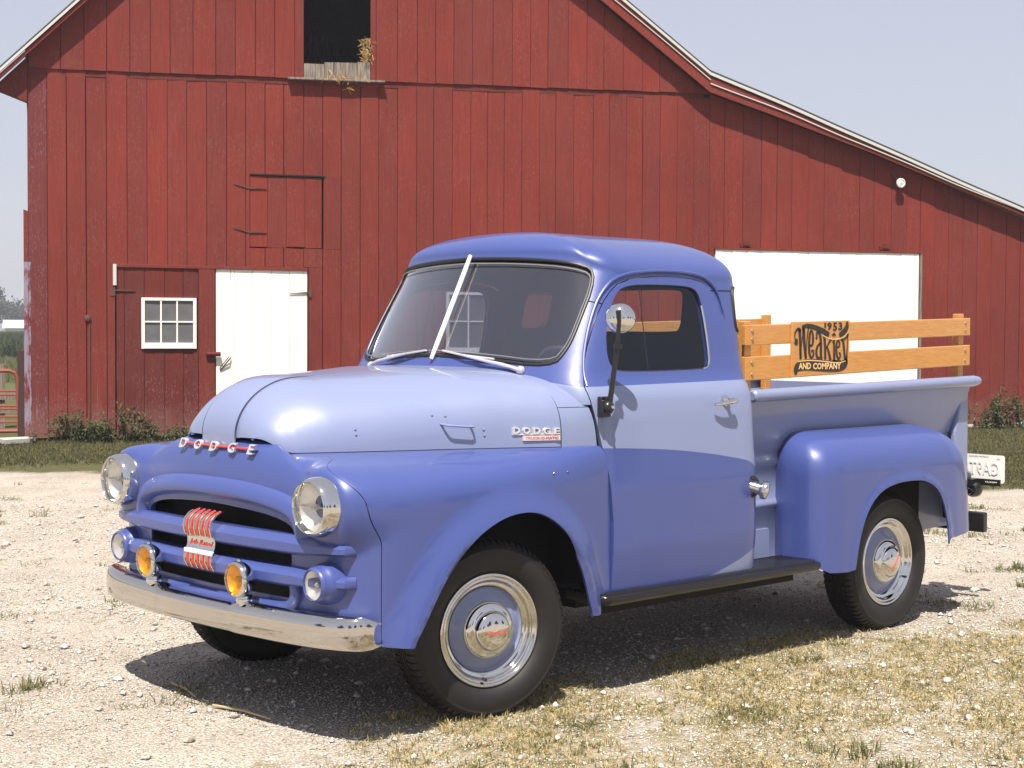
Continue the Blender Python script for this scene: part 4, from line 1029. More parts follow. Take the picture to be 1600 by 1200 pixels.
C_ = lambda pts, ws, **k: stroke(signC, pts, ws, **k)
# top brush swash and horn
S_([(300, 235), (420, 215), (560, 250), (700, 310), (830, 385)], [20, 50, 60, 70, 60], smooth=2)
S_([(1185, 145), (1190, 240), (1130, 330), (1030, 395)], [20, 70, 75, 50], smooth=2)
C_([(690, 380), (800, 440), (930, 465), (1080, 445), (1180, 370), (1225, 300)], [10, 12, 12, 12, 8], y=-.7138, smooth=2)
# W
S_([(190, 555), (205, 480), (190, 455)], [60, 66, 30], smooth=1); S_([(180, 470), (165, 360), (220, 265), (275, 290)], [14, 20, 34, 50], smooth=2)
S_([(262, 280), (275, 520), (285, 810)], [58, 44, 40]); S_([(335, 250), (350, 520), (385, 800)], [62, 50, 40]); S_([(430, 250), (400, 450), (385, 800)], [26, 18, 14]); S_([(335, 250), (300, 520), (285, 800)], [14, 14, 14])
# e
S_([(450, 570), (515, 570), (520, 400), (495, 290), (455, 340), (440, 560), (450, 720), (490, 800), (530, 740), (530, 660), (495, 650), (490, 690)], [24, 30, 44, 26, 40, 44, 42, 30, 34, 26, 20, 14], smooth=2)
# a
S_([(575, 450), (600, 420), (575, 350), (630, 330), (665, 420), (672, 600), (675, 780), (700, 810)], [40, 26, 26, 36, 46, 48, 44, 20], smooth=2)
S_([(665, 520), (600, 580), (580, 690), (600, 790), (660, 790)], [18, 30, 44, 36, 20], smooth=2)
# k
S_([(735, 390), (755, 600), (760, 820)], [52, 44, 42]); S_([(870, 450), (830, 520), (775, 620)], [48, 26, 18]); S_([(790, 590), (830, 700), (860, 835)], [24, 40, 50])
# l
S_([(905, 480), (930, 500), (935, 700), (935, 850)], [60, 42, 42, 46]); S_([(900, 845), (1070, 850)], [26, 22])
# e
S_([(985, 600), (1035, 600), (1040, 520), (1015, 475), (980, 520), (975, 650), (990, 770), (1030, 820), (1060, 760), (1050, 700), (1025, 710)], [20, 26, 34, 24, 34, 38, 36, 26, 30, 24, 22], smooth=2)
# y
S_([(1060, 470), (1110, 470), (1125, 600), (1150, 810)], [26, 44, 42, 40]); S_([(1205, 360), (1190, 420), (1120, 470)], [44, 26, 18]); S_([(1205, 380), (1190, 700), (1180, 830), (1165, 870)], [18, 20, 50, 56], smooth=1)
# ribbon
S_([(200, 1085), (195, 980), (260, 925), (420, 905), (600, 915), (850, 940), (1050, 945), (1160, 900), (1170, 800)], [20, 80, 110, 128, 136, 128, 120, 100, 30], smooth=2)
C_([(235, 850), (420, 825), (700, 845), (1000, 885), (1170, 845)], [8, 12, 12, 12, 6], y=-.7138, smooth=2)
for yrs in ((925, 350, 925, 430), (890, 395, 925, 350), (960, 395, 925, 350)): S_([(yrs[0], yrs[1]), (yrs[2], yrs[3])], [22, 14], smooth=0)
make('sign_art', signM.V, signM.F, SIGNBLACK, sign, smooth=False); make('sign_outline', signC.V, signC.F, CREAM, sign, smooth=False)
def sign_text(txt, x0, x1, y0, y1, mat, yy, name, bold=.03):
    V, F = text_geo(txt, 1, 0.0, bold=bold, res=2); V[:, 0] = (V[:, 0] - V[:, 0].min()) / np.ptp(V[:, 0]); V[:, 1] = (V[:, 1] - V[:, 1].min()) / np.ptp(V[:, 1]); out = []
    for v in V:
        p = sg(x0 + (x1 - x0) * v[0], y1 + (y0 - y1) * v[1]); out.append((p[0], yy, p[1]))
    make(name, out, F, mat, sign, smooth=False)
for ch, a, b, c1, d1 in (('1', 735, 768, 165, 262), ('9', 790, 880, 160, 300), ('5', 905, 985, 160, 315), ('3', 1010, 1090, 160, 300)): sign_text(ch, a, b, c1, d1, SIGNBLACK, -.7136, 'sign_digit', .04)
sign_text('AND', 245, 480, 870, 985, CREAM, -.7142, 'sign_lettering', .03); sign_text('COMPANY', 520, 1070, 875, 990, CREAM, -.7142, 'sign_lettering', .03)
# red-orange clevis on far rail
m = MB(); m.tube([(1.98, .66, 1.27), (2.0, .655, 1.30), (2.03, .65, 1.285)], .009, 8); m.obj('tie_hook', CHROME, truck)

# ---- mirror
m = MB(); m.box(.545, .605, -.872, -.848, 1.150, 1.235); m.box(.54, .60, -.885, -.872, 1.165, 1.222); mb = m.obj('mirror_bracket', BLACK, truck, bevel=.004)
m = MB(); m.lathe([(.026, .01), (.028, -.004), (.022, -.016), (.012, -.022), (.001, -.024)], 18, (.572, -.885, 1.192), 'y'); m.obj('mirror_clamp', BLACK, mb)
m = MB(); m.lathe([(.008, 0), (.007, -.006), (.001, -.008)], 10, (.572, -.909, 1.194), 'y'); m.obj('mirror_bolt', CHROME, mb)
m = MB(); m.tube([(.575, -.888, 1.19), (.577, -.905, 1.30), (.578, -.925, 1.42), (.575, -.940, 1.54), (.565, -.944, 1.585)], [.012, .0115, .010, .009, .011], 10); m.tube([(.577, -.929, 1.43), (.578, -.93, 1.45)], .018, 10); m.obj('mirror_arm', BLACK, mb)
m = MB(); m.lathe([(.001, .026), (.022, .024), (.045, .014), (.058, 0), (.062, -.012), (.060, -.018), (.056, -.020), (.001, -.020)], 40, (0, 0, 0), 'y')
m.obj('mirror_head', CHROME, mb, loc=(.596, -.930, 1.553), rot=(math.radians(0), 0, math.radians(138)), sharp=60)

# ---- rear end: plate, lamp, bumper, exhaust
PX, PY0, PY1, PZ0, PZ1 = 3.94, -.775, -.475, .655, .812
m = MB(); V = [(0, p[0], p[1]) for p in rrect(PY0, PY1, PZ0, PZ1, .016, 4)]; n = len(V); m.add([(PX, v[1], v[2]) for v in V] + [(PX + .003, v[1], v[2]) for v in V], [tuple(range(n)), tuple(range(2 * n - 1, n - 1, -1))] + [(i, i + n, (i + 1) % n + n, (i + 1) % n) for i in range(n)])
plate = m.obj('number_plate', WHITE, truck, smooth=False)
def ptext(t, yc, zc, w, h, mat, d=.0015, name='plate_lettering', mir=True):
    V, F = text_geo(t, 1, .5, bold=0.0, res=2); V[:, 0] -= (V[:, 0].min() + V[:, 0].max()) / 2; V[:, 1] -= (V[:, 1].min() + V[:, 1].max()) / 2; V[:, 0] *= w / np.ptp(V[:, 0]); V[:, 1] *= h / np.ptp(V[:, 1])
    make(name, [(PX - (d if v[2] > 0 else -.001), yc + (v[0] if mir else -v[0]), zc + v[1]) for v in V], F, mat, plate, smooth=False)
PL = simple('plate_embossed', (.66, .66, .65), .45); PG = simple('plate_print', (.22, .22, .24), .6)
ptext('GA9TU', -.625, .735, .235, .072, PL, .004, 'plate_number'); ptext('CUSTOM VEHICLE', -.615, .800, .12, .008, PG, .001, 'plate_print'); ptext('MO', -.735, .790, .018, .009, PG, .001, 'plate_print')
m = MB(); m.box(PX - .012, PX - .004, -.755, -.50, .640, .676); m.obj('plate_frame', BLACK, plate, smooth=False)
ptext('WEAKLEY', -.70, .660, .075, .008, WHITE, .0135, 'frame_lettering')
m = MB(); m.lathe([(.001, -.03), (.035, -.025), (.045, .0), (.045, .035), (.040, .045)], 28, (3.90, -.60, .615), 'x'); m.box(3.86, 3.92, -.62, -.45, .635, .675); m.box(3.70, 3.93, -.49, -.46, .60, .63); tl = m.obj('tail_light', BLACK, truck, sharp=40)
m = MB(); m.lathe([(.040, .044), (.030, .055), (.001, .06)], 24, (3.90, -.60, .615), 'x'); m.obj('red_lens', RED, tl)
m = MB(); m.tube([(3.87, -.56, .60), (3.86, -.60, .625), (3.86, -.63, .61), (3.86, -.60, .59)], .004, 6); m.obj('tail_light_wire', CHROME, tl)
m = MB(); m.box(3.76, 3.80, -.755, .755, .395, .505); m.box(3.62, 3.76, -.44, -.38, .42, .49); m.box(3.62, 3.76, .38, .44, .42, .49); m.obj('rear_bumper', BLACK, truck, bevel=.006)
m = MB(); m.tube([(3.0, -.50, .36), (3.30, -.53, .345), (3.42, -.545, .34)], .027, 14); m.tube([(3.30, -.53, .345), (3.43, -.546, .34)], .0285, 14); m.obj('exhaust_pipe', CHROME, truck)
# ================================================================== BARN (local x along the wall, y into the building, z up)
DX, DY = math.cos(math.radians(-26.75)), math.sin(math.radians(-26.75))
barn = empty('barn', (5.632, 14.022, 0), math.atan2(DY, DX), 'weathered red board barn with open hayloft door and white sliding door, behind the truck', 'barn')
def W2L(x, y): a = x - 5.632; b = y - 14.022; return a * DX + b * DY, -a * DY + b * DX
def L2W(s, d, z=0): return (5.632 + s * DX - d * DY, 14.022 + s * DY + d * DX, z)
def roof_t(s): return float(np.interp(s, [-.62, -.446, 4.0, 8.115, 9.419, 11.939, 14.748, 17.5], [4.67, 4.84, 9.18, 6.226, 5.29, 4.440, 3.431, 2.45]))
def roof_h(s): return float(np.interp(s, [-.62, 3.9, 4.1, 8.2, 9.42, 12, 14.75, 17.5], [.15, .16, .30, .31, .315, .20, .125, .12]))
def roof_z(s): return roof_t(s) - roof_h(s)
NAILS = []
def board(s0, s1, z0, z1a, z1b, y0, th, mat, parent, name='board', jag=0, zb0=None):
    """one vertical board with a slight chamfer so that joints read as grooves"""
    c = .0045; V = []; tl = rb.uniform(-.0035, .0035) if name == 'board' else 0
    zb0 = z0 if zb0 is None else zb0
    for s, za, zb in ((s0, z0, z1a), (s0 + c, z0, z1a), (s1 - c, zb0, z1b), (s1, zb0, z1b)):
        fr = y0 - th if s in (s0 + c, s1 - c) else y0 - th + c * 1.3
        fr += tl * (1 if s > (s0 + s1) / 2 else -1); V += [(s, fr, za), (s, fr, zb)]
    if name == 'board' and parent is barn and s1 - s0 > .12:
        for zn in (.45, 1.55, 2.48, 3.72, 4.75, 5.05, 6.3, 7.4):
            if z0 + .05 < zn < min(z1a, z1b) - .04:
                for sn in (s0 + .04, s1 - .04): NAILS.append((sn + rb.uniform(-.012, .012), y0 - th - .0035, zn + rb.uniform(-.02, .02)))
    V += [(s0, y0, z0), (s0, y0, z1a), (s1, y0, zb0), (s1, y0, z1b)]
    F = [(0, 2, 3, 1), (2, 4, 5, 3), (4, 6, 7, 5), (8, 0, 1, 9), (6, 10, 11, 7), (1, 3, 5, 7, 11, 9), (8, 10, 6, 4, 2, 0)]
    return make(name, V, F, mat, parent, smooth=False)
rb = random.Random(11)
edges_px = [-.12, .13, .37, .62, .88, 1.145, 1.405, 1.67, 1.925, 2.19, 2.455, 2.715, 2.975, 3.235, 3.505, 3.77, 4.03, 4.30, 4.56, 4.83]
edges_px = [e * (1 - .0012 * e) for e in edges_px]; x = edges_px[-1]
while x < 15.4: x += rb.choice([.255, .262, .268, .27, .245, .30]) ; edges_px.append(round(x, 3))
GIRT = 4.90
# openings: (s0,s1,z0,z1)
OPEN_L = [(.985, 3.56, -.2, 2.335), (2.76, 3.768, 2.59, 3.575), (9.594, 13.03, -.2, 2.70)]
for i in range(len(edges_px) - 1):
    a, b = edges_px[i], edges_px[i + 1]; g = .0012 + rb.random() * .0022
    if rb.random() < .06: g += .003
    a2, b2 = a + g, b - g; th = .018 + rb.random() * .013; mid = (a + b) / 2
    top = min(GIRT, roof_z(a)) + .02; topb = min(GIRT, roof_z(b)) + .02
    if mid > 9.45: top, topb = roof_z(a) + .03, roof_z(b) + .03
    segs = [(.0, top, topb)]
    for o in OPEN_L:
        if b2 > o[0] + .01 and a2 < o[1] - .01:
            ns = []
            for (z0, za, zb) in segs:
                if o[2] <= z0: 
                    if za > o[3]: ns.append((o[3] + rb.uniform(-.004, .004), za, zb))
                elif o[3] < min(za, zb): ns += [(z0, o[2] + rb.uniform(-.006, .006), o[2] + rb.uniform(-.006, .006)), (o[3] + rb.uniform(-.004, .004), za, zb)]
                else: ns.append((z0, za, zb))
            # keep the sliver beside an opening that cuts a board part-way
            for e0, e1 in ((a2, o[0]), (o[1], b2)):
                if .02 < e1 - e0 < b2 - a2: board(e0, e1 - .002, max(0, o[2]), o[3], o[3], 0, th, BARN, barn)
            segs = ns
    for (z0, za, zb) in segs:
        lowz = z0 if z0 > .3 else .03 + rb.random() * .07
        if za - z0 > .05: board(a2, b2, lowz, za, zb, 0, th, BARN_WORN if i < 1 else BARN, barn)
# narrow dark-weathered corner board on the lower left
board(-.172, -.112, .05, 3.03, 3.01, .01, .036, BARN_WORN, barn, 'corner_board')
# upper gable boards (proud of the lower ones)
e2 = [-.10, .30]; x = .30
while x < 9.52: x += rb.choice([.262, .27, .258, .30, .285]); e2.append(min(x, 9.52))
for i in range(len(e2) - 1):
    a, b = e2[i], e2[i + 1]
    if b - a < .04: continue
    g = .0015 + rb.random() * .0018; bot = 4.865 + .012 * a + rb.uniform(-.006, .006)
    za, zb = roof_z(a) + .03, roof_z(b) + .03
    if min(za, zb) <= bot: continue
    th = .020 + rb.random() * .006
    if b > 3.49 and a < 4.413:
        for e0, e1 in ((a, 3.49), (4.413, b)):
            if e1 - e0 > .02: board(e0 + g, e1 - g, bot, za, zb, -.028, th, BARN, barn)
        board(max(a, 3.49) + g, min(b, 4.413) - g, 7.0, za, zb, -.028, th, BARN, barn)
    else: board(a + g, b - g, bot, za, zb, -.028, th, BARN, barn)
m = MB(); m.box(-.1, 9.40, -.027, -.003, 4.80, 5.02); m.V = [(v[0], v[1], v[2] + .012 * v[0] - .02) for v in m.V]; 
m.V = [(v[0], v[1], min(v[2], roof_z(v[0]) + .02)) for v in m.V]; m.obj('girt', BARN_DOOR, barn, smooth=False)
# loft opening: grey sill boards, ledge, straw
for k, (a, b, t) in enumerate(((3.49, 3.77, 5.11), (3.775, 3.90, 5.14), (3.905, 4.06, 5.145), (4.065, 4.23, 5.15), (4.235, 4.413, 5.165))):
    board(a, b, 4.90, t, t + .004, -.012, .02, GREY, barn, 'sill_board')
m = MB(); m.box(3.27, 4.60, -.13, -.03, 4.865, 4.892); m.V = [(v[0], v[1], v[2] + .012 * (v[0] - 3.3) + .01) for v in m.V]; m.obj('ledge_board', GREY, barn, smooth=False, bevel=.004)
m = MB()
for (a, y_, z_) in NAILS: m.add([(a - .005, y_ - .004, z_ - .005), (a + .005, y_ - .004, z_ - .005), (a + .005, y_ - .004, z_ + .005), (a - .005, y_ - .004, z_ + .005), (a, y_ + .006, z_)], [(0, 1, 2, 3), (0, 4, 1), (1, 4, 2), (2, 4, 3), (3, 4, 0)])
nl = m.obj('nail_heads', simple('nail_rust', (.05, .022, .016), .8), barn, smooth=False); nl['kind'] = 'stuff'
# dark interior shell: side and back walls, floor, loft floor
m = MB(); m.box(-.10, -.06, .02, 12, 0, 4.80); m.obj('side_wall', BARN, barn, smooth=False)
m = MB(); m.box(15.3, 15.35, .07, 12, 0, 3.0); m.obj('side_wall', BARN, barn, smooth=False)
bw = [(-.1, 0), (15.3, 0)] + [(s, roof_t(s) - .04) for s in (15.3, 14.7, 12, 9.419, 8.115, 4.0, -.1)]
m = MB(); m.prism([(a, b) for a, b in bw], 1, 11.95, 12.0); m.obj('back_wall', GREY, barn, smooth=False)
m = MB(); m.box(-.06, 9.2, .08, 11.9, 4.70, 4.80); m.obj('loft_floor', GREY, barn, smooth=False)
BACK = simple('light_block_dark', (.02, .012, .01), .9)  # unseen dark sheets added behind the boards to block light through their gaps
m = MB(); m.prism([(-.09, .1), (15.3, .1)] + [(s, roof_t(s) - .14) for s in (15.3, 14.7, 12, 9.419)] + [(9.419, 4.86), (-.09, 4.86)], 1, .045, .065); m.obj('wall_light_block', BACK, barn, smooth=False)
for a, b in ((-.09, 3.48), (4.423, 9.4)):
    m = MB(); ks = [k for k in (8.115,) if a < k < b]; m.prism([(a, 4.87), (b, 4.87)] + [(s, roof_t(s) - .14) for s in [b] + ks + [a]], 1, .010, .03); m.obj('gable_light_block', BACK, barn, smooth=False)
m = MB(); m.prism([(3.48, 7.05), (4.423, 7.05), (4.423, roof_t(4.423) - .14), (4.0, 9.0), (3.48, roof_t(3.48) - .14)], 1, .010, .03); m.obj('gable_light_block', BACK, barn, smooth=False)
# roof
def slab(name, s0, s1, ext, th, y0, y1, mat, dz=0, n=24, wav=0):
    V = []; N = n; ss = np.linspace(s0, s1, N)
    for yy in (y0, y1):
        for s in ss:
            z = roof_z(s) + dz + wav * (math.sin(s * 3.1) * .5 + math.sin(s * 1.3 + 1)) ; V += [(s, yy, z), (s, yy, z + th)]
    F = []
    for k in range(N - 1):
        a = 2 * k; b = 2 * (k + N)
        F += [(a, a + 2, a + 3, a + 1), (b + 1, b + 3, b + 2, b), (a + 1, a + 3, b + 3, b + 1), (a + 2, a, b, b + 2)]
    F += [(0, 1, 2 * N + 1, 2 * N), (2 * N - 2, 4 * N - 2, 4 * N - 1, 2 * N - 1)]
    return make(name, V, F, mat, barn, smooth=False)
OV = .22
def rslab(name, s0, s1, lo, hi, y0, y1, mat, n=24, wav=0):
    V = []; knots = sorted(set([s0, s1] + [k for k in (4.0, 8.115, 9.419) if s0 < k < s1] + list(np.linspace(s0, s1, n)))); N = len(knots)
    for yy in (y0, y1):
        for s in knots:
            w = wav * (math.sin(s * 3.1) * .5 + math.sin(s * 1.3 + 1)); V += [(s, yy, roof_t(s) + lo(s) + w), (s, yy, roof_t(s) + hi(s) + w)]
    F = []
    for k in range(N - 1):
        a = 2 * k; b = 2 * (k + N); F += [(a, a + 2, a + 3, a + 1), (b + 1, b + 3, b + 2, b), (a + 1, a + 3, b + 3, b + 1), (a + 2, a, b, b + 2)]
    F += [(0, 1, 2 * N + 1, 2 * N), (2 * N - 2, 4 * N - 2, 4 * N - 1, 2 * N - 1)]
    return make(name, V, F, mat, barn, smooth=False)
K = lambda v: (lambda s: v)
for (s0, s1, yb) in ((-.62, -.141, .10), (-.14, 4.0, 12.3), (4.0, 9.419, 12.3), (9.419, 17.5, 12.3)):
    n_ = 3 if s1 < 0 else (4 if s1 < 5 else (8 if s1 < 10 else 34)); wv = .0 if s1 < 10 else .009
    rslab('roof_deck', s0, s1, K(-.115), K(-.095), -OV + .032, yb, GREY, n_)
    rslab('shingle_course', s0, s1, K(-.024), K(0), -OV - .02, yb, ROOFM, n_, wv)
    rslab('roof_edge_strip', s0, s1, K(-.072), K(-.030), -OV - .024, -OV + .02, RWHITE, n_, wv)
    rslab('rake_board', s0, s1, lambda s: -roof_h(s), K(-.092), -OV, -OV + .03, BARN, n_, wv * .5)
rslab('rake_moulding', 9.42, 17.5, lambda s: -roof_h(s) * .62 - .008, lambda s: -roof_h(s) * .62 + .008, -OV - .02, -OV - .002, RWHITE, 40, .016)
rslab('rake_moulding', 6.5, 9.419, lambda s: -roof_h(s) * .45 - .007, lambda s: -roof_h(s) * .45 + .007, -OV - .02, -OV - .002, RWHITE, 12, .012)
# boxed return under the left eave
m = MB(); m.prism([(-.118, 4.42), (-.56, 4.585), (-.447, 4.672), (-.118, 5.0)], 1, -.05, .10); m.obj('eave_return', BARN_DOOR, barn, smooth=False)
# walk-in door (left leaf, red) with window
door = MB(); door.box(.995, 2.285, .012, .03, .04, 2.31); dl = door.obj('red_door', BARN_DOOR, barn, smooth=False)
for a, b in ((1.0, 1.10), (1.103, 1.36), (1.363, 1.625), (1.628, 1.87), (1.873, 2.07), (2.073, 2.28)):
    if b <= 1.32 or a >= 2.05 or (a < 1.32 and b - 1.32 < .05): board(a, b, .05, 2.30, 2.30, .012, .02 + rb.random() * .004, BARN_DOOR, dl)
    else: board(a, b, .05, 1.20, 1.20, .012, .02 + rb.random() * .004, BARN_DOOR, dl); board(a, b, 1.90, 2.30, 2.30, .012, .02 + rb.random() * .004, BARN_DOOR, dl)
board(2.075, 2.29, .05, 2.31, 2.31, -.012, .018, BARN, dl, 'door_stile')
def barn_window(s0, s1, z0, z1, y, parent):
    sx = lambda v: s0 + (v - 1.322) / .722 * (s1 - s0)
    wf = MB(); wf.box(s0, s0 + .044, y - .023, y + .02, z0, z1); wf.box(s1 - .044, s1, y - .023, y + .02, z0, z1); wf.box(s0 + .044, s1 - .044, y - .023, y + .02, z1 - .038, z1); wf.box(s0 + .046, s1 - .046, y - .033, y + .02, z0 + .002, z0 + .08); w_ = wf.obj('window', WHITE, parent, smooth=False, bevel=.003)
    a0, a1, b0, b1 = s0 + .044, s1 - .044, z0 + .08, z1 - .038; pw = (a1 - a0) / 3; ph = (b1 - b0) / 2
    for i in range(3):
        for j in range(2):
            a = a0 + pw * i; z_ = b0 + j * ph; m = MB(); t = rb.uniform(-.004, .004)
            m.add([(a + .004, y, z_ + .004), (a + pw - .004, y + t, z_ + .004), (a + pw - .004, y + t, z_ + ph - .004), (a + .004, y, z_ + ph - .004)], [(0, 1, 2, 3)]); m.obj('pane', PANE, w_, smooth=False)
    for i in (1, 2): m = MB(); m.box(a0 + pw * i - .010, a0 + pw * i + .010, y - .018, y + .004, b0, b1); m.obj('muntin', WHITE, w_, smooth=False)
    m = MB(); m.box(a0, a1, y - .017, y + .003, b0 + ph - .0095, b0 + ph + .0095); m.obj('muntin', WHITE, w_, smooth=False)
barn_window(1.322, 2.044, 1.22, 1.90, -.012, dl)
barn_window(5.50, 6.42, 1.16, 2.02, -.045, barn)
barn_window(7.25, 7.75, 1.16, 1.96, -.045, barn)
m = MB(); m.box(.995, 3.55, -.034, -.003, 2.30, 2.345); m.V = [(v[0], v[1], v[2] - .006 * (v[0] - 1)) for v in m.V]; m.obj('door_header', BARN, barn, smooth=False, bevel=.004)
m = MB(); m.box(.955, 1.0, -.05, 0, 2.06, 2.34); m.obj('white_trim_block', RWHITE, barn, smooth=False)
def strap(x0, x1, z, parent, dz=0, y=-.03):
    m = MB(); m.add([(x0, y, z - .012), (x1, y, z + dz - .004), (x1, y, z + dz + .004), (x0, y, z + .012), (x0, y + .01, z - .012), (x1, y + .01, z + dz - .004), (x1, y + .01, z + dz + .004), (x0, y + .01, z + .012)], [(0, 1, 2, 3), (7, 6, 5, 4), (0, 4, 5, 1), (1, 5, 6, 2), (2, 6, 7, 3), (3, 7, 4, 0)])
    return m.obj('hinge', IRON, parent, smooth=False)
strap(.93, 1.24, 1.995, dl, .0); m = MB(); m.box(.92, .985, -.04, -.01, 1.92, 2.03); m.obj('hinge_plate', IRON, dl, smooth=False)
m = MB(); m.tube([(2.17, -.06, 1.150), (2.36, -.062, 1.148)], .030, 8); lt = m.obj('wooden_latch', BARN_DOOR, barn)
# white leaf
wd = MB(); wd.box(2.31, 3.535, .012, .03, .05, 2.30); wl = wd.obj('white_door', WBOARD, barn, smooth=False)
for a, b, t in ((2.305, 2.55, 2.31), (2.552, 2.79, 2.315), (2.792, 3.05, 2.315), (3.052, 3.30, 2.315), (3.302, 3.545, 2.32)): board(a, b - .001, .06, t, t, .012, .022 + rb.random() * .003, WBOARD, wl)
m = MB(); m.tube([(2.36, -.02, .93), (2.47, -.06, 1.07), (2.50, -.03, 1.10)], .009, 6); m.tube([(2.35, -.02, .955), (2.47, -.055, 1.11)], .006, 6); m.obj('door_pull', IRON, wl)
strap(3.60, 3.30, 1.995, wl, -.02); m = MB(); m.box(3.56, 3.60, -.04, -.01, 1.93, 2.04); m.obj('hinge_plate', IRON, barn, smooth=False)
m = MB(); m.box(2.50, 2.506, -.014, -.009, 2.14, 2.31); m.obj('iron_pin', IRON, wl, smooth=False)
# hatch above the doors
hb = MB(); hb.box(2.764, 3.738, .004, .02, 2.605, 3.568); ht = hb.obj('hatch', BARN_DOOR, barn, smooth=False)
for a, b in ((2.763, 3.00), (3.0015, 3.255), (3.2565, 3.51), (3.5115, 3.742)): board(a, b, 2.604 + rb.uniform(-.008, .010), 3.562, 3.560, .004, .022, BARN, ht)
for z in (3.395, 2.80): strap(2.76, 2.55, z, ht, .05, -.036); strap(2.76, 2.98, z, ht, .01, -.036)
m = MB(); m.box(2.76, 3.79, -.036, -.025, 3.575, 3.592); m.obj('hatch_drip', VOID, ht, smooth=False)
# big white sliding door on the right
wd = MB(); wd.box(9.61, 13.02, -.02, .0, .06, 2.70); w2 = wd.obj('sliding_door', WBOARD, barn, smooth=False)
x = 9.612; k = 0
while x < 13.0:
    w_ = min(rb.choice([.24, .262, .27]), 13.015 - x)
    if w_ > .03: board(x + .0012, x + w_ - .0012, .08, 2.695, 2.695, -.020, .020 + rb.random() * .0025, WBOARD, w2)
    x += w_
m = MB(); m.box(9.59, 13.06, -.06, -.028, 2.70, 2.725); m.obj('door_track', BARN, barn, smooth=False)
for s in (10.09, 12.42): m = MB(); m.box(s - .09, s + .09, -.06, -.03, 2.735, 2.80); m.box(s - .05, s + .05, -.075, -.06, 2.76, 2.84); m.obj('track_bracket', BARN_DOOR, barn, smooth=False, bevel=.005)
m = MB(); m.box(13.03, 13.07, -.05, -.0, .05, 2.70); m.obj('door_jamb', GREY, barn, smooth=False)
# round floodlight under the rake
m = MB(); m.lathe([(.001, .05), (.045, .045), (.075, .0), (.072, -.02), (.055, -.025), (.05, -.015), (.02, -.022), (.001, -.03)], 24, (12.62, -.14, 3.76), 'y'); lp_ = m.obj('flood_lamp', simple('lamp_glass_grey', (.62, .62, .60), .3), barn)
m = MB(); m.tube([(12.62, -.10, 3.79), (12.54, -.06, 3.88), (12.52, -.03, 3.93)], .014, 6); m.obj('lamp_arm', IRON, lp_)
# downpipe-like pole on the lower left wall
m = MB(); m.tube([(.655, -.03, .10), (.655, -.035, 1.55)], .012, 6); m.lathe([(.001, -.03), (.04, -.02), (.045, .0), (.04, .02)], 12, (.63, -.03, 1.62), 'y'); m.obj('iron_pipe', IRON, barn)
m = MB(); m.box(13.1, 15.3, -.02, .06, -.2, .16); m.obj('foundation', simple('limewashed_block', (.55, .53, .48), .9), barn, smooth=False)

# straw hanging from the loft
def straw_obj(name, N, fn, mat, label, cat, L=(.05, .16)):
    V = np.zeros((N * 4, 3)); F = np.arange(N * 4).reshape(N, 4)
    for i in range(N):
        p, d = fn(i); d = np.array(d); d /= np.linalg.norm(d); l = RNG.uniform(*L); w = np.cross(d, [.3, .9, .2]); w /= np.linalg.norm(w); w *= .0032
        p = np.array(p); q = p + d * l; V[4 * i:4 * i + 4] = [p - w, p + w, q + w, q - w]
    o = np_obj(name, V, F, mat); tag(o, label, cat, kind='stuff'); return o
def f_st(i):
    k = RNG.random()
    if k < .55: s = RNG.normal(4.36, .04); z = RNG.uniform(5.18, 5.48) - .0; y = RNG.uniform(-.09, -.02)
    else: s = RNG.normal(4.0, .14); z = 4.905 + abs(RNG.normal(0, .02)); y = RNG.uniform(-.12, -.05)
    if k > .97: s = 4.1; z = 4.80
    return L2W(s, y, z), RNG.normal(0, 1, 3) * [1, .4, .8]
straw_obj('loft_straw', 300, f_st, STRAW, 'golden straw spilling out of the hayloft opening and along its ledge', 'straw', (.03, .10))

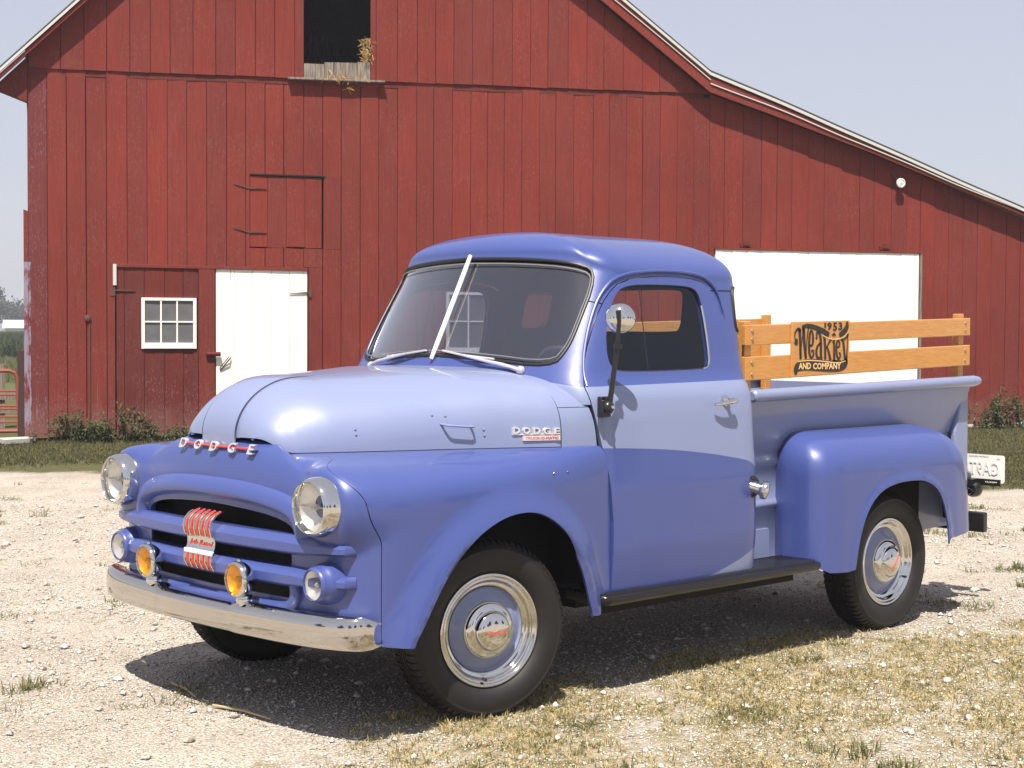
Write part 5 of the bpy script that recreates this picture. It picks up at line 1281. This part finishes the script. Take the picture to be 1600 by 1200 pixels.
# ================================================================== GROUND
def ground_mat():
    t = NT('gravel_and_dry_grass'); x, y, z = t.xyz()
    # signed distance to the lawn edge line through (3.2,10.07) and (9.7,2.75)
    nx, ny = .748, .664
    d = t.math('SUBTRACT', t.math('ADD', t.math('MULTIPLY', x, nx), t.math('MULTIPLY', y, ny)), 3.2 * nx + 10.07 * ny)
    wob = t.math('MULTIPLY', t.math('SUBTRACT', t.noise(.55, 5, .65), .5), 2.4)
    lawn = t.ramp(t.math('ADD', t.math('ADD', d, wob), .5), [(.40, 0.), (.75, 1.)])
    # dry patch in front of the near side of the truck
    e1 = t.math('SUBTRACT', x, 1.15); e2 = t.math('ADD', y, 1.8)
    r = t.math('SQRT', t.math('ADD', t.math('MULTIPLY', t.math('MULTIPLY', e1, e1), .12), t.math('MULTIPLY', t.math('MULTIPLY', e2, e2), .50)))
    patch = t.ramp(t.math('ADD', r, t.math('MULTIPLY', t.math('SUBTRACT', t.noise(1.6, 5, .7), .5), 1.5)), [(.75, 1.), (1.15, 0.)])
    g1 = t.noise(2.2, 6, .62); g2 = t.noise(26, 5, .7); v1 = t.voro(95, out='Color'); vd = t.voro(95); v2 = t.voro(38)
    base = t.mix(t.ramp(g1, [(.36, 0.), (.62, 1.)]), (.52, .475, .415), (.40, .355, .30))
    stone = t.ramp(t.n('ShaderNodeRGBToBW').outputs[0], [(0, 0.), (1, 1.)]) if False else None
    # compacted wheel tracks and dirty patches
    trk = t.math('ADD', t.math('MULTIPLY', x, .50), t.math('MULTIPLY', y, -.18)); tw = t.math('ADD', trk, t.math('MULTIPLY', t.noise(.35, 2), 1.4))
    tr_ = t.ramp(t.math('ABSOLUTE', t.math('SINE', t.math('MULTIPLY', tw, 2.6))), [(.0, 1.), (.30, 0.)])
    base = t.mix(t.math('MULTIPLY', tr_, .35), base, (.30, .25, .205))
    base = t.mix(t.math('MULTIPLY', t.ramp(t.noise(.8, 5, .7), [(.50, 0.), (.66, 1.)]), .55), base, (.27, .215, .165))
    bw = t.n('ShaderNodeRGBToBW'); t.l(v1, bw.inputs[0])
    c = t.mix(t.math('MULTIPLY', t.ramp(bw.outputs[0], [(.25, 0.), (.75, 1.)]), .55), base, (.62, .59, .535))
    g3 = t.noise(75, 3, .7); c = t.mix(t.math('MULTIPLY', t.ramp(g3, [(.50, 0.), (.62, 1.)]), .55), c, (.20, .16, .125)); c = t.mix(t.math('MULTIPLY', t.ramp(g2, [(.54, 0.), (.68, 1.)]), .35), c, (.20, .165, .125))
    c = t.mix(t.math('MULTIPLY', t.ramp(vd, [(.45, 0.), (.7, 1.)]), .5), c, (.16, .125, .095))
    dry = t.mix(t.ramp(t.noise(30, 5, .7), [(.4, 0.), (.62, 1.)]), (.32, .25, .13), (.13, .12, .045))
    c = t.mix(t.math('MULTIPLY', patch, t.ramp(t.noise(6, 5, .7), [(.42, .10), (.60, .80)])), c, dry)
    tuft = t.math('MULTIPLY', t.ramp(t.noise(3.4, 5, .75), [(.60, 0.), (.68, 1.)]), .7)
    c = t.mix(tuft, c, (.17, .15, .07))
    lw = t.mix(t.noise(9, 5, .7), (.05, .055, .022), (.13, .12, .05))
    c = t.mix(lawn, c, lw)
    far = t.ramp(t.math('MULTIPLY', t.math('SUBTRACT', y, 20), .01), [(0., 0.), (.10, 1.)])
    c = t.mix(far, c, t.mix(t.noise(.25, 4), (.06, .085, .025), (.12, .12, .045)))
    t.set(Base_Color=c, Roughness=.95, Specular_IOR_Level=.2)
    h = t.math('ADD', t.math('MULTIPLY', v2, -.5), t.math('ADD', t.math('MULTIPLY', vd, -1.0), t.math('MULTIPLY', g2, .8)))
    t.bump(h, .75, .014); return t.m
GM = ground_mat()
def gz(x, y):
    return .016 * np.sin(x * .9 + 1.3 * y * .4) + .014 * np.sin(y * 1.7 - x * .6) + .008 * np.sin(3.1 * x + .5) * np.sin(2.7 * y)
xs_ = np.concatenate([[-560, -300, -100, -40, -20, -12], np.arange(-9, 13, .12), [14, 16, 20, 26, 40, 80, 200, 400, 640]]); ys_ = np.concatenate([[-560, -300, -100, -40, -20, -10], np.arange(-7, 13, .12), [14, 16, 20, 26, 40, 80, 200, 400, 640]])
GX, GY = np.meshgrid(xs_, ys_, indexing='ij'); near = np.clip(1 - (np.maximum(np.abs(GX - 2) - 8, 0) + np.maximum(np.abs(GY - 3) - 8, 0)) / 6, 0, 1)
# flat where the tyres and the truck stand
flat = np.clip((np.maximum(np.abs(GX - 1.4) - 1.7, 0) + np.maximum(np.abs(GY) - 1.0, 0)) / .5, 0, 1)
GZ = gz(GX, GY) * near * flat
V = np.stack([GX, GY, GZ], -1).reshape(-1, 3); ny_ = len(ys_); ii, jj = np.meshgrid(np.arange(len(xs_) - 1), np.arange(ny_ - 1), indexing='ij'); a = (ii * ny_ + jj).ravel()
F = np.stack([a, a + ny_, a + ny_ + 1, a + 1], -1); gr_ = np_obj('ground', V, F, GM, smooth=True); tag(gr_, kind='structure')
def ground_h(x, y):
    n = np.clip(1 - (np.maximum(np.abs(x - 2) - 8, 0) + np.maximum(np.abs(y - 3) - 8, 0)) / 6, 0, 1); f = np.clip((np.maximum(np.abs(x - 1.4) - 1.7, 0) + np.maximum(np.abs(y) - 1.0, 0)) / .5, 0, 1)
    return gz(x, y) * n * f
CAM = np.array([-4.13982, -5.27565, 1.50899])
def in_view(x, y, z=0., pad=60):
    v = np.stack([x - CAM[0], y - CAM[1], z - CAM[2] + 0 * x], -1); w = v @ np.array(_f); px = 800 + 2472.57 * (v @ np.array(_r)) / w; py = 600 - 2472.57 * (v @ np.array(_u)) / w
    return (w > .3) & (px > -pad) & (px < 1600 + pad) & (py < 1200 + pad * 2), px, py, w
def sample_ground(N, dmin, dmax, powr=1.0):
    """random ground points inside the view wedge"""
    w = dmin + (dmax - dmin) * RNG.random(N) ** powr; px = RNG.uniform(-120, 1720, N); r_ = np.array(_r); f_ = np.array(_f)
    rr = np.array([r_[0], r_[1]]); ff = np.array([f_[0], f_[1]]); ff = ff / np.linalg.norm(ff)
    P = CAM[:2] + w[:, None] * ff + ((px - 800) / 2472.57 * w)[:, None] * rr; return P[:, 0], P[:, 1], w
def fbm(x, y, sc, seed=0):
    r = np.random.default_rng(seed); out = np.zeros_like(x); amp = 1
    for o in range(4):
        for _ in range(3):
            a = r.uniform(0, 2 * math.pi); ph = r.uniform(0, 6.28); k = sc * (1.9 ** o) * r.uniform(.7, 1.3); out += amp * np.sin(k * (x * math.cos(a) + y * math.sin(a)) + ph)
        amp *= .62
    return out / 5
# pebbles
N = 120000
x, y, w = sample_ground(N, 3.6, 14, 1.15); 
lawn_d = x * .748 + y * .664 - (3.2 * .748 + 10.07 * .664)
keep = (lawn_d + fbm(x, y, 1.2, 3) * .8 < .1) & (fbm(x, y, 1.5, 31) + fbm(x, y, 6, 32) * .6 + RNG.normal(0, .5, len(x)) > -.45) & ((w < 9) | (RNG.random(len(w)) < .5)); x, y, w = x[keep], y[keep], w[keep]; N = len(x)
sz = RNG.uniform(.0022, .0072, N) * (1 + (RNG.random(N) < .012) * 2.2) * (.75 + w / 13)
oct_ = np.array([(1, 0, 0), (0, 1, 0), (-1, 0, 0), (0, -1, 0), (0, 0, 1), (0, 0, -.6)]); of = np.array([(0, 1, 4), (1, 2, 4), (2, 3, 4), (3, 0, 4), (1, 0, 5), (2, 1, 5), (3, 2, 5), (0, 3, 5)])
ang = RNG.uniform(0, 6.28, N); jit = RNG.uniform(.6, 1.35, (N, 6, 3)); V = oct_[None] * jit * sz[:, None, None] * np.array([1, .8, .55])
c, s_ = np.cos(ang)[:, None], np.sin(ang)[:, None]; V = np.stack([V[..., 0] * c - V[..., 1] * s_, V[..., 0] * s_ + V[..., 1] * c, V[..., 2]], -1)
V += np.stack([x, y, ground_h(x, y) + sz * .25], -1)[:, None]; F = (of[None] + (np.arange(N) * 6)[:, None, None]).reshape(-1, 3)
pm = NT('pebble'); bwv = pm.noise(31, 1); pm.set(Base_Color=pm.ramp(pm.noise(47, 0), [(.34, (.22, .18, .15)), (.46, (.48, .43, .37)), (.62, (.64, .61, .56))]), Roughness=.9)
po_ = np_obj('gravel', V.reshape(-1, 3), F, pm.m); tag(po_, 'loose pale limestone gravel scattered over the yard', 'gravel', kind='stuff')
# grass and straw blades
def blades(name, x, y, h, wd, mat, label, cat, lean=.5, ztop=0):
    N = len(x); a = RNG.uniform(0, 6.28, N); l = RNG.normal(0, lean, N); b = RNG.uniform(0, 6.28, N)
    z0 = ground_h(x, y); w_ = wd * RNG.uniform(.6, 1.3, N)
    dx, dy = np.cos(a) * w_ / 2, np.sin(a) * w_ / 2; lx, ly = np.cos(b) * h * l, np.sin(b) * h * l
    V = np.zeros((N, 4, 3)); hz = h / np.sqrt(1 + l * l)
    V[:, 0] = np.stack([x - dx, y - dy, z0 - .003], -1); V[:, 1] = np.stack([x + dx, y + dy, z0 - .003], -1)
    V[:, 2] = np.stack([x + lx * .55 + dx * .55, y + ly * .55 + dy * .55, z0 + hz * .62], -1)
    V[:, 3] = np.stack([x + lx, y + ly, z0 + hz * .95], -1)
    F = (np.array([[0, 1, 2], [0, 2, 3]])[None] + (np.arange(N) * 4)[:, None, None]).reshape(-1, 3)
    o = np_obj(name, V.reshape(-1, 3), F, mat); tag(o, label, cat, kind='stuff'); return o
def blade_mat(name, stops):
    t = NT(name); t.set(Base_Color=t.ramp(t.noise(38, 2, .6), stops), Roughness=.7); 
    tr = t.n('ShaderNodeBsdfTranslucent'); t.l(t.b.inputs['Base Color'].links[0].from_socket, tr.inputs[0]); mx = t.n('ShaderNodeMixShader'); mx.inputs[0].default_value = .3
    t.l(t.b.outputs[0], mx.inputs[1]); t.l(tr.outputs[0], mx.inputs[2]); t.l(mx.outputs[0], t.out.inputs[0]); return t.m
DRYG = blade_mat('dry_grass', [(.30, (.075, .095, .028)), (.43, (.17, .165, .065)), (.52, (.50, .395, .19)), (.75, (.62, .52, .31))])
GREENG = blade_mat('lawn_grass', [(.3, (.035, .050, .015)), (.5, (.085, .085, .03)), (.7, (.20, .17, .075))])
TUFTG = blade_mat('tuft_grass', [(.3, (.05, .08, .02)), (.5, (.15, .15, .055)), (.7, (.34, .27, .13))])
def patch_v(x, y):
    r = np.sqrt((x - 1.15) ** 2 * .12 + (y + 1.8) ** 2 * .50); return r + fbm(x, y, 2.2, 5) * .42
def tufts(name, cx, cy, nb, hmin, hmax, wd, mat, label, rad=.03, lean=1.0):
    N = len(cx) * nb; ci = np.repeat(np.arange(len(cx)), nb); a = RNG.uniform(0, 6.28, N); rr_ = rad * RNG.random(N) ** .7 * np.repeat(RNG.uniform(.5, 1.6, len(cx)), nb); x = cx[ci] + np.cos(a) * rr_; y = cy[ci] + np.sin(a) * rr_
    h = RNG.uniform(hmin, hmax, N) * np.repeat(RNG.uniform(.5, 1.3, len(cx)), nb); l = np.abs(RNG.normal(0, lean, N)); b = a + RNG.normal(0, .5, N); t = RNG.uniform(0, 6.28, N); dx, dy = np.cos(t) * wd / 2, np.sin(t) * wd / 2; z0 = ground_h(x, y); hz = h / np.sqrt(1 + l * l); lx, ly = np.cos(b) * h * l / np.sqrt(1 + l * l) , np.sin(b) * h * l / np.sqrt(1 + l * l)
    V = np.zeros((N, 5, 3)); V[:, 0] = np.stack([x - dx, y - dy, z0 - .003], -1); V[:, 1] = np.stack([x + dx, y + dy, z0 - .003], -1); V[:, 2] = np.stack([x + lx * .4 + dx * .8, y + ly * .4 + dy * .8, z0 + hz * .7], -1); V[:, 3] = np.stack([x + lx * .4 - dx * .8, y + ly * .4 - dy * .8, z0 + hz * .7], -1); V[:, 4] = np.stack([x + lx, y + ly, z0 + hz * .92], -1)
    F = (np.array([[0, 1, 2], [0, 2, 3], [3, 2, 4]])[None] + (np.arange(N) * 5)[:, None, None]).reshape(-1, 3); o = np_obj(name, V.reshape(-1, 3), F, mat); tag(o, label, 'grass', kind='stuff'); return o
x, y, w = sample_ground(16000, 3.6, 9.5, 1.0); k = (patch_v(x, y) < 1.02) & (fbm(x, y, 3.2, 51) + .7 * fbm(x, y, 9, 52) + RNG.normal(0, .2, len(x)) > .12) & ~((np.abs(y) < .5) & (x > -.5) & (x < 3)); tufts('dry_grass_tufts', x[k], y[k], 12, .010, .040, .0040, DRYG, 'matted straw-coloured and olive grass tufts in the yard beside the truck', .030, 1.9)
x, y, w = sample_ground(9000, 3.6, 15, 1.2); k = (fbm(x, y, 2.2, 61) + .5 * fbm(x, y, 8, 62) > .56) & (x * .748 + y * .664 - (3.2 * .748 + 10.07 * .664) < 0) & ~((np.abs(y) < .9) & (x > -.6) & (x < 3.2)); tufts('green_grass_tufts', x[k], y[k], 16, .02, .07, .005, TUFTG, 'scattered short green and tan grass tufts growing through the open gravel', .04, 1.1)
x, y, w = sample_ground(170000, 3.6, 9.5, 1.0); pv = patch_v(x, y); cl = fbm(x, y, 7, 9)
k = ((pv < .95) & (cl + .8 * fbm(x, y, 2.2, 12) + RNG.normal(0, .2, len(x)) > -.05) & ~((np.abs(y) < .45) & (x > -.5) & (x < 3))) ; x, y = x[k], y[k]
blades('dry_grass', x, y, RNG.uniform(.012, .036, len(x)), .0040, DRYG, 'sparse dry grass and straw on the gravel in front of the truck', 'dry grass', 1.5)
x, y, w = sample_ground(260000, 3.6, 14, 1.1); cl = fbm(x, y, 3.0, 21) + .55 * fbm(x, y, 11, 22)
ld = x * .748 + y * .664 - (3.2 * .748 + 10.07 * .664)
k = (cl + RNG.normal(0, .08, len(x)) > .62) & (ld < .4) & ~((np.abs(y) < .7) & (x > -.3) & (x < 3)); x, y = x[k], y[k]
blades('grass_tuft', x, y, RNG.uniform(.012, .055, len(x)), .005, TUFTG, 'small grass tufts scattered over the gravel yard', 'grass', 1.1)
# lawn strip before the barn
x, y, w = sample_ground(230000, 11, 27, .9); sx, dd = W2L(x, y); ld = x * .748 + y * .664 - (3.2 * .748 + 10.07 * .664)
k = (ld + fbm(x, y, 1.0, 3) * 1.1 + RNG.normal(0, .25, len(x)) > .35) & (dd < -.05); x, y, w = x[k], y[k], w[k]
blades('lawn_grass', x, y, RNG.uniform(.025, .075, len(x)), .011, GREENG, 'mown olive green grass strip along the foot of the barn', 'grass', .7)
# weedy plants along the wall
LEAF = blade_mat('weed_leaf', [(.3, (.022, .040, .014)), (.5, (.055, .08, .026)), (.7, (.12, .14, .05))])
STALK = simple('weed_stalk', (.12, .11, .05), .8)
def weed(s0, d0, wd, hh, n, label, cat='weed', seed=0, leaf=.07):
    r = np.random.default_rng(seed); wx, wy, _ = L2W(s0, d0); root = empty('weed_clump', (wx, wy, 0), math.atan2(DY, DX), label, cat, 'weeds at the foot of the barn')
    V = []; F = []; ms = MB()
    ns = max(4, n // 26)
    for j in range(ns):
        a = r.uniform(-1, 1) * wd / 2; b = r.uniform(-.22, .18); h = hh * (1 - .55 * abs(a) / (wd / 2 + 1e-6)) * r.uniform(.7, 1.1); tx = a + r.normal(0, .08); ty = b + r.normal(0, .06)
        ms.tube([(a, b, 0), ((a + tx) / 2, (b + ty) / 2, h * .5), (tx, ty, h)], .005, 4)
        for q in range(n // ns):
            t = r.uniform(.1, 1.05); p = np.array([a + (tx - a) * t, b + (ty - b) * t, h * t]) + r.normal(0, .03, 3); L = leaf * r.uniform(.6, 1.3); az = r.uniform(0, 6.28); el = r.uniform(-.5, .8)
            d = np.array([math.cos(az) * math.cos(el), math.sin(az) * math.cos(el), math.sin(el)]); sd = np.cross(d, [0, 0, 1]); sd /= np.linalg.norm(sd) + 1e-6
            bidx = len(V); V += [tuple(p), tuple(p + d * L * .5 + sd * L * .24), tuple(p + d * L + np.array([0, 0, -L * .25])), tuple(p + d * L * .5 - sd * L * .24)]; F.append((bidx, bidx + 1, bidx + 2, bidx + 3))
    o = make('foliage', V, F, LEAF, root, smooth=False); o['kind'] = 'stuff'
    s = ms.obj('stem', STALK, root, smooth=False); s['kind'] = 'stuff'
weed(.40, -.28, .95, .42, 760, 'leafy weed clump at the foot of the barn, nearest its left corner', seed=1)
weed(1.15, -.28, .75, .46, 700, 'leafy weed clump at the barn foot beneath the left edge of the red door', seed=2)
weed(1.80, -.3, .7, .22, 300, 'low thin weeds under the six-pane barn window', seed=3)
weed(14.4, -.45, 1.1, .62, 1100, 'large bushy weed at the barn foot behind the number plate', seed=4, leaf=.085)
weed(13.55, -.35, .5, .48, 320, 'pale narrow weed between the bed corner and the big bushy weed', seed=5)
weed(15.35, -.4, .8, .45, 400, 'weed clump at the right end of the barn wall', seed=6)

# ================================================================== left background: gate, post, slabs, field, farm building, trees
g0 = L2W(-.26, .05); gate = empty('tube_gate', g0, math.atan2(DY, DX), 'orange-red tubular steel farm gate beside the left corner of the barn', 'gate')
m = MB(); m.tube([(-3.2, 0, .14), (-3.2, 0, .86), (-3.12, 0, .93), (-.10, 0, .93), (-.03, 0, .90), (0, 0, .83), (0, 0, .14), (-3.2, 0, .14)], .026, 8); m.obj('gate_frame', ORANGE, gate)
for z in (.665, .615, .47, .43, .33, .26): m = MB(); m.tube([(-3.2, 0, z), (0, 0, z)], .014, 6); m.obj('gate_rail', ORANGE, gate)
pp = L2W(-.195, .10); m = MB(); m.box(-.065, .055, -.06, .06, 0, 1.20); po2 = m.obj('gate_post', simple('brown_red_post', (.045, .018, .015), .8), smooth=False, loc=pp, rot=(0, 0, math.atan2(DY, DX)), bevel=.008); tag(po2, 'dark red-brown square gate post against the barn corner', 'post')
pp = L2W(-.45, 3.0); fe = empty('board_fence', pp, math.atan2(DY, DX), 'grey weathered board fence seen through the bars of the orange gate', 'fence')
for z in (.28, .48): m = MB(); m.box(-4, .35, -.015, .015, z - .06, z + .06); m.obj('rail', GREY, fe, smooth=False)
for x in (-2.6, -.15): m = MB(); m.box(x, x + .13, .015, .12, 0, .95); m.obj('post', GREY, fe, smooth=False)
SLAB = simple('concrete_slab', (.42, .41, .38), .9)
pp = L2W(-.26, -.32); m = MB(); m.add([(-.30, -.25, .02), (.16, -.18, .02), (.20, .15, .02), (-.22, .16, .02), (-.30, -.25, .075), (.16, -.18, .075), (.20, .15, .075), (-.22, .16, .075)], [(3, 2, 1, 0), (4, 5, 6, 7), (0, 1, 5, 4), (1, 2, 6, 5), (2, 3, 7, 6), (3, 0, 4, 7)]); o = m.obj('stone_slab', SLAB, smooth=False, loc=pp); tag(o, 'pale flat concrete slab lying beside the gate post', 'slab')
# crop field
N = 70000; w = RNG.uniform(42, 150, N); px = np.where(RNG.random(N) < .42, RNG.uniform(-120, 52, N), RNG.uniform(-1100, -120, N)); rr = np.array([_r[0], _r[1]]); ff = np.array([_f[0], _f[1]]); ff /= np.linalg.norm(ff)
P = CAM[:2] + w[:, None] * ff + ((px - 800) / 2472.57 * w)[:, None] * rr; 
k = w > 72; 
o = blades('crop_field', P[k, 0], P[k, 1], RNG.uniform(.7, 1.25, k.sum()), .16, blade_mat('crop_leaf', [(.3, (.03, .055, .02)), (.6, (.06, .085, .03))]), 'dark green crop field beyond the gate', 'crops', .35)
k = ~k
o = blades('pasture', P[k, 0], P[k, 1], RNG.uniform(.10, .28, k.sum()), .05, blade_mat('pasture_leaf', [(.3, (.07, .095, .03)), (.6, (.15, .15, .06))]), 'yellow-green rough pasture behind the gate', 'grass', .5)
def at(px, w):
    p = CAM[:2] + w * ff + (px - 800) / 2472.57 * w * rr; return float(p[0]), float(p[1])
fx, fy = at(38, 190); fb = empty('farm_building', (fx, fy, 0), math.atan2(DY, DX), 'distant low white farm building in front of the trees at the far left', 'building')
m = MB(); m.box(-2.2, 9, 0, 7, 0, 1.35); m.obj('wall', RWHITE, fb, smooth=False)
m = MB(); m.prism([(-.3, 1.3), (3.5, 2.3), (7.3, 1.3)], 0, -2.5, 9.3); m.obj('roof', RWHITE, fb, smooth=False)
TLEAF = blade_mat('tree_leaf', [(.3, (.020, .034, .018)), (.5, (.04, .058, .028)), (.7, (.07, .09, .038))])
BARK = simple('bark', (.06, .045, .035), .9)
def tree(x, y, h, w_, n, label, seed, group=None, proto=None):
    if proto:
        root = proto.copy(); COL.objects.link(root); root.location = (x, y, 0); root.rotation_euler = (0, 0, seed * 1.7); root.scale = (w_, w_, h); root['label'] = label
        for ch in proto.children: c_ = ch.copy(); COL.objects.link(c_); c_.parent = root
        return root
    r = np.random.default_rng(seed); root = empty('tree', (x, y, 0), 0, label, 'tree', group)
    m = MB(); m.tube([(0, 0, 0), (.02 * h, 0, h * .25), (0, .02 * h, h * .6)], [h * .03, h * .022, h * .008], 7)
    cl = []
    for j in range(16):
        a = r.uniform(0, 6.28); rad = w_ * .5 * r.uniform(.2, .8); zc = h * r.uniform(.28, .88); rad *= 1 - max(0, zc / h - .6) * 1.2; c_ = np.array([rad * math.cos(a), rad * math.sin(a), zc]); cl.append((c_, w_ * r.uniform(.14, .26)))
        m.tube([(0, 0, h * .3), tuple(c_ * [.5, .5, 1] * [1, 1, .85]), tuple(c_)], [h * .012, h * .008, h * .003], 5)
    m.obj('trunk', BARK, root)
    V = np.zeros((n, 4, 3)); 
    for i in range(n):
        c_, rr_ = cl[r.integers(len(cl))]; d = r.normal(0, 1, 3); d /= np.linalg.norm(d); p = c_ + d * rr_ * r.uniform(.45, 1.05) * [1, 1, .8]; u1 = r.normal(0, 1, 3); u1 /= np.linalg.norm(u1); u2 = np.cross(u1, d); u2 /= np.linalg.norm(u2) + 1e-6; L = h * .035 * r.uniform(.6, 1.5)
        V[i] = [p - u1 * L, p + u2 * L * .6, p + u1 * L, p - u2 * L * .6]
    o = np_obj('crown', V.reshape(-1, 3), np.arange(n * 4).reshape(n, 4), TLEAF, root); o['kind'] = 'stuff'; return root
tg = 'trees on the far side of the field'
for i, (px, w, h, wd, lb) in enumerate([(-14, 230, 7.6, 10, 'tallest hazy tree at the left edge of the photo beyond the white building'), (16, 250, 5.2, 9, 'hazy low tree directly behind the white farm building'), (42, 235, 5.4, 8, 'hazy tree beside the barn corner above the white building'), (-60, 240, 9, 12, 'hazy tree outside the left edge of the field')]):
    x, y = at(px, w); tree(x, y, h, wd, 2600, lb, 40 + i, tg)
tp = [o for o in COL.all_objects if o.name.startswith('tree') and not o.parent][0]
for i, (px, w, h, wd, lb) in enumerate([(-170, 235, .9, 1.1, 'first tree to the left of the hazy group beyond the field'), (-300, 250, .8, 1.3, 'broad low tree second to the left of the hazy group'), (-430, 240, 1.0, 1.2, 'tall tree third to the left of the hazy group'), (-580, 255, .8, 1.2, 'low tree fourth to the left of the hazy group'), (-760, 245, .95, 1.4, 'wide tree fifth to the left of the hazy group')]):
    x, y = at(px, w); tree(x, y, h, wd, 0, lb, i + 3, proto=tp)
# trees behind the photographer (seen only as reflections in chrome and glass)
pr = None
for i, (bx, by, h, wd) in enumerate([(-34, -20, 10, 9), (-30, -34, 12, 11), (-16, -44, 11, 10), (2, -48, 13, 12), (18, -44, 10, 9), (-46, -6, 12, 11), (34, -40, 12, 11), (-52, 14, 11, 10)]):
    lb = ['tree behind the camera towards the yard entrance, first of the row', 'tall tree behind the camera, second of the row', 'tree behind the camera, third of the row', 'tallest tree behind the camera, fourth of the row', 'small tree behind the camera, fifth of the row', 'tree beyond the left end of the row behind the camera', 'tree at the right end of the row behind the camera', 'tree standing off to the left of the yard'][i]
    if pr is None: pr = tree(bx, by, h, wd, 2200, lb, 70, 'trees behind the yard')
    else: tree(bx, by, h / 10, wd / 9, 0, lb, i, proto=pr)

# ================================================================== summer haze
m = MB(); m.box(-600, 680, -600, 680, -1.0, 16.0); hzm = bpy.data.materials.new('haze'); hzm.use_nodes = True; hzm.node_tree.nodes.clear()
ho = hzm.node_tree.nodes.new('ShaderNodeOutputMaterial'); hv = hzm.node_tree.nodes.new('ShaderNodeVolumePrincipled'); hv.inputs['Color'].default_value = (.86, .88, 1.0, 1); hv.inputs['Density'].default_value = .0012; hv.inputs['Anisotropy'].default_value = .2
hzm.node_tree.links.new(hv.outputs[0], ho.inputs['Volume']); hz_o = m.obj('haze', hzm, smooth=False); tag(hz_o, 'thin pale summer haze over the field and distant trees', 'haze', kind='stuff')

# two dry sticks in the shadow edge before the bumper
STICK = simple('dry_stick', (.42, .33, .20), .8)
for (x0, y0, x1, y1, lb) in ((-.62, .50, -.68, .22, 'pale dry stick in the truck shadow, the one farther from the front wheel'), (-.70, .06, -.66, -.28, 'pale dry stick in the truck shadow, the one nearer the front wheel')):
    m = MB(); zz0 = float(ground_h(np.array(x0), np.array(y0))) + .012; m.tube([(0, 0, 0), ((x1 - x0) * .5 + .01, (y1 - y0) * .5, .004), (x1 - x0, y1 - y0, 0)], [.005, .0055, .003], 6); o = m.obj('stick', STICK, loc=(x0, y0, zz0)); tag(o, lb, 'stick', 'dry sticks in the shadow')
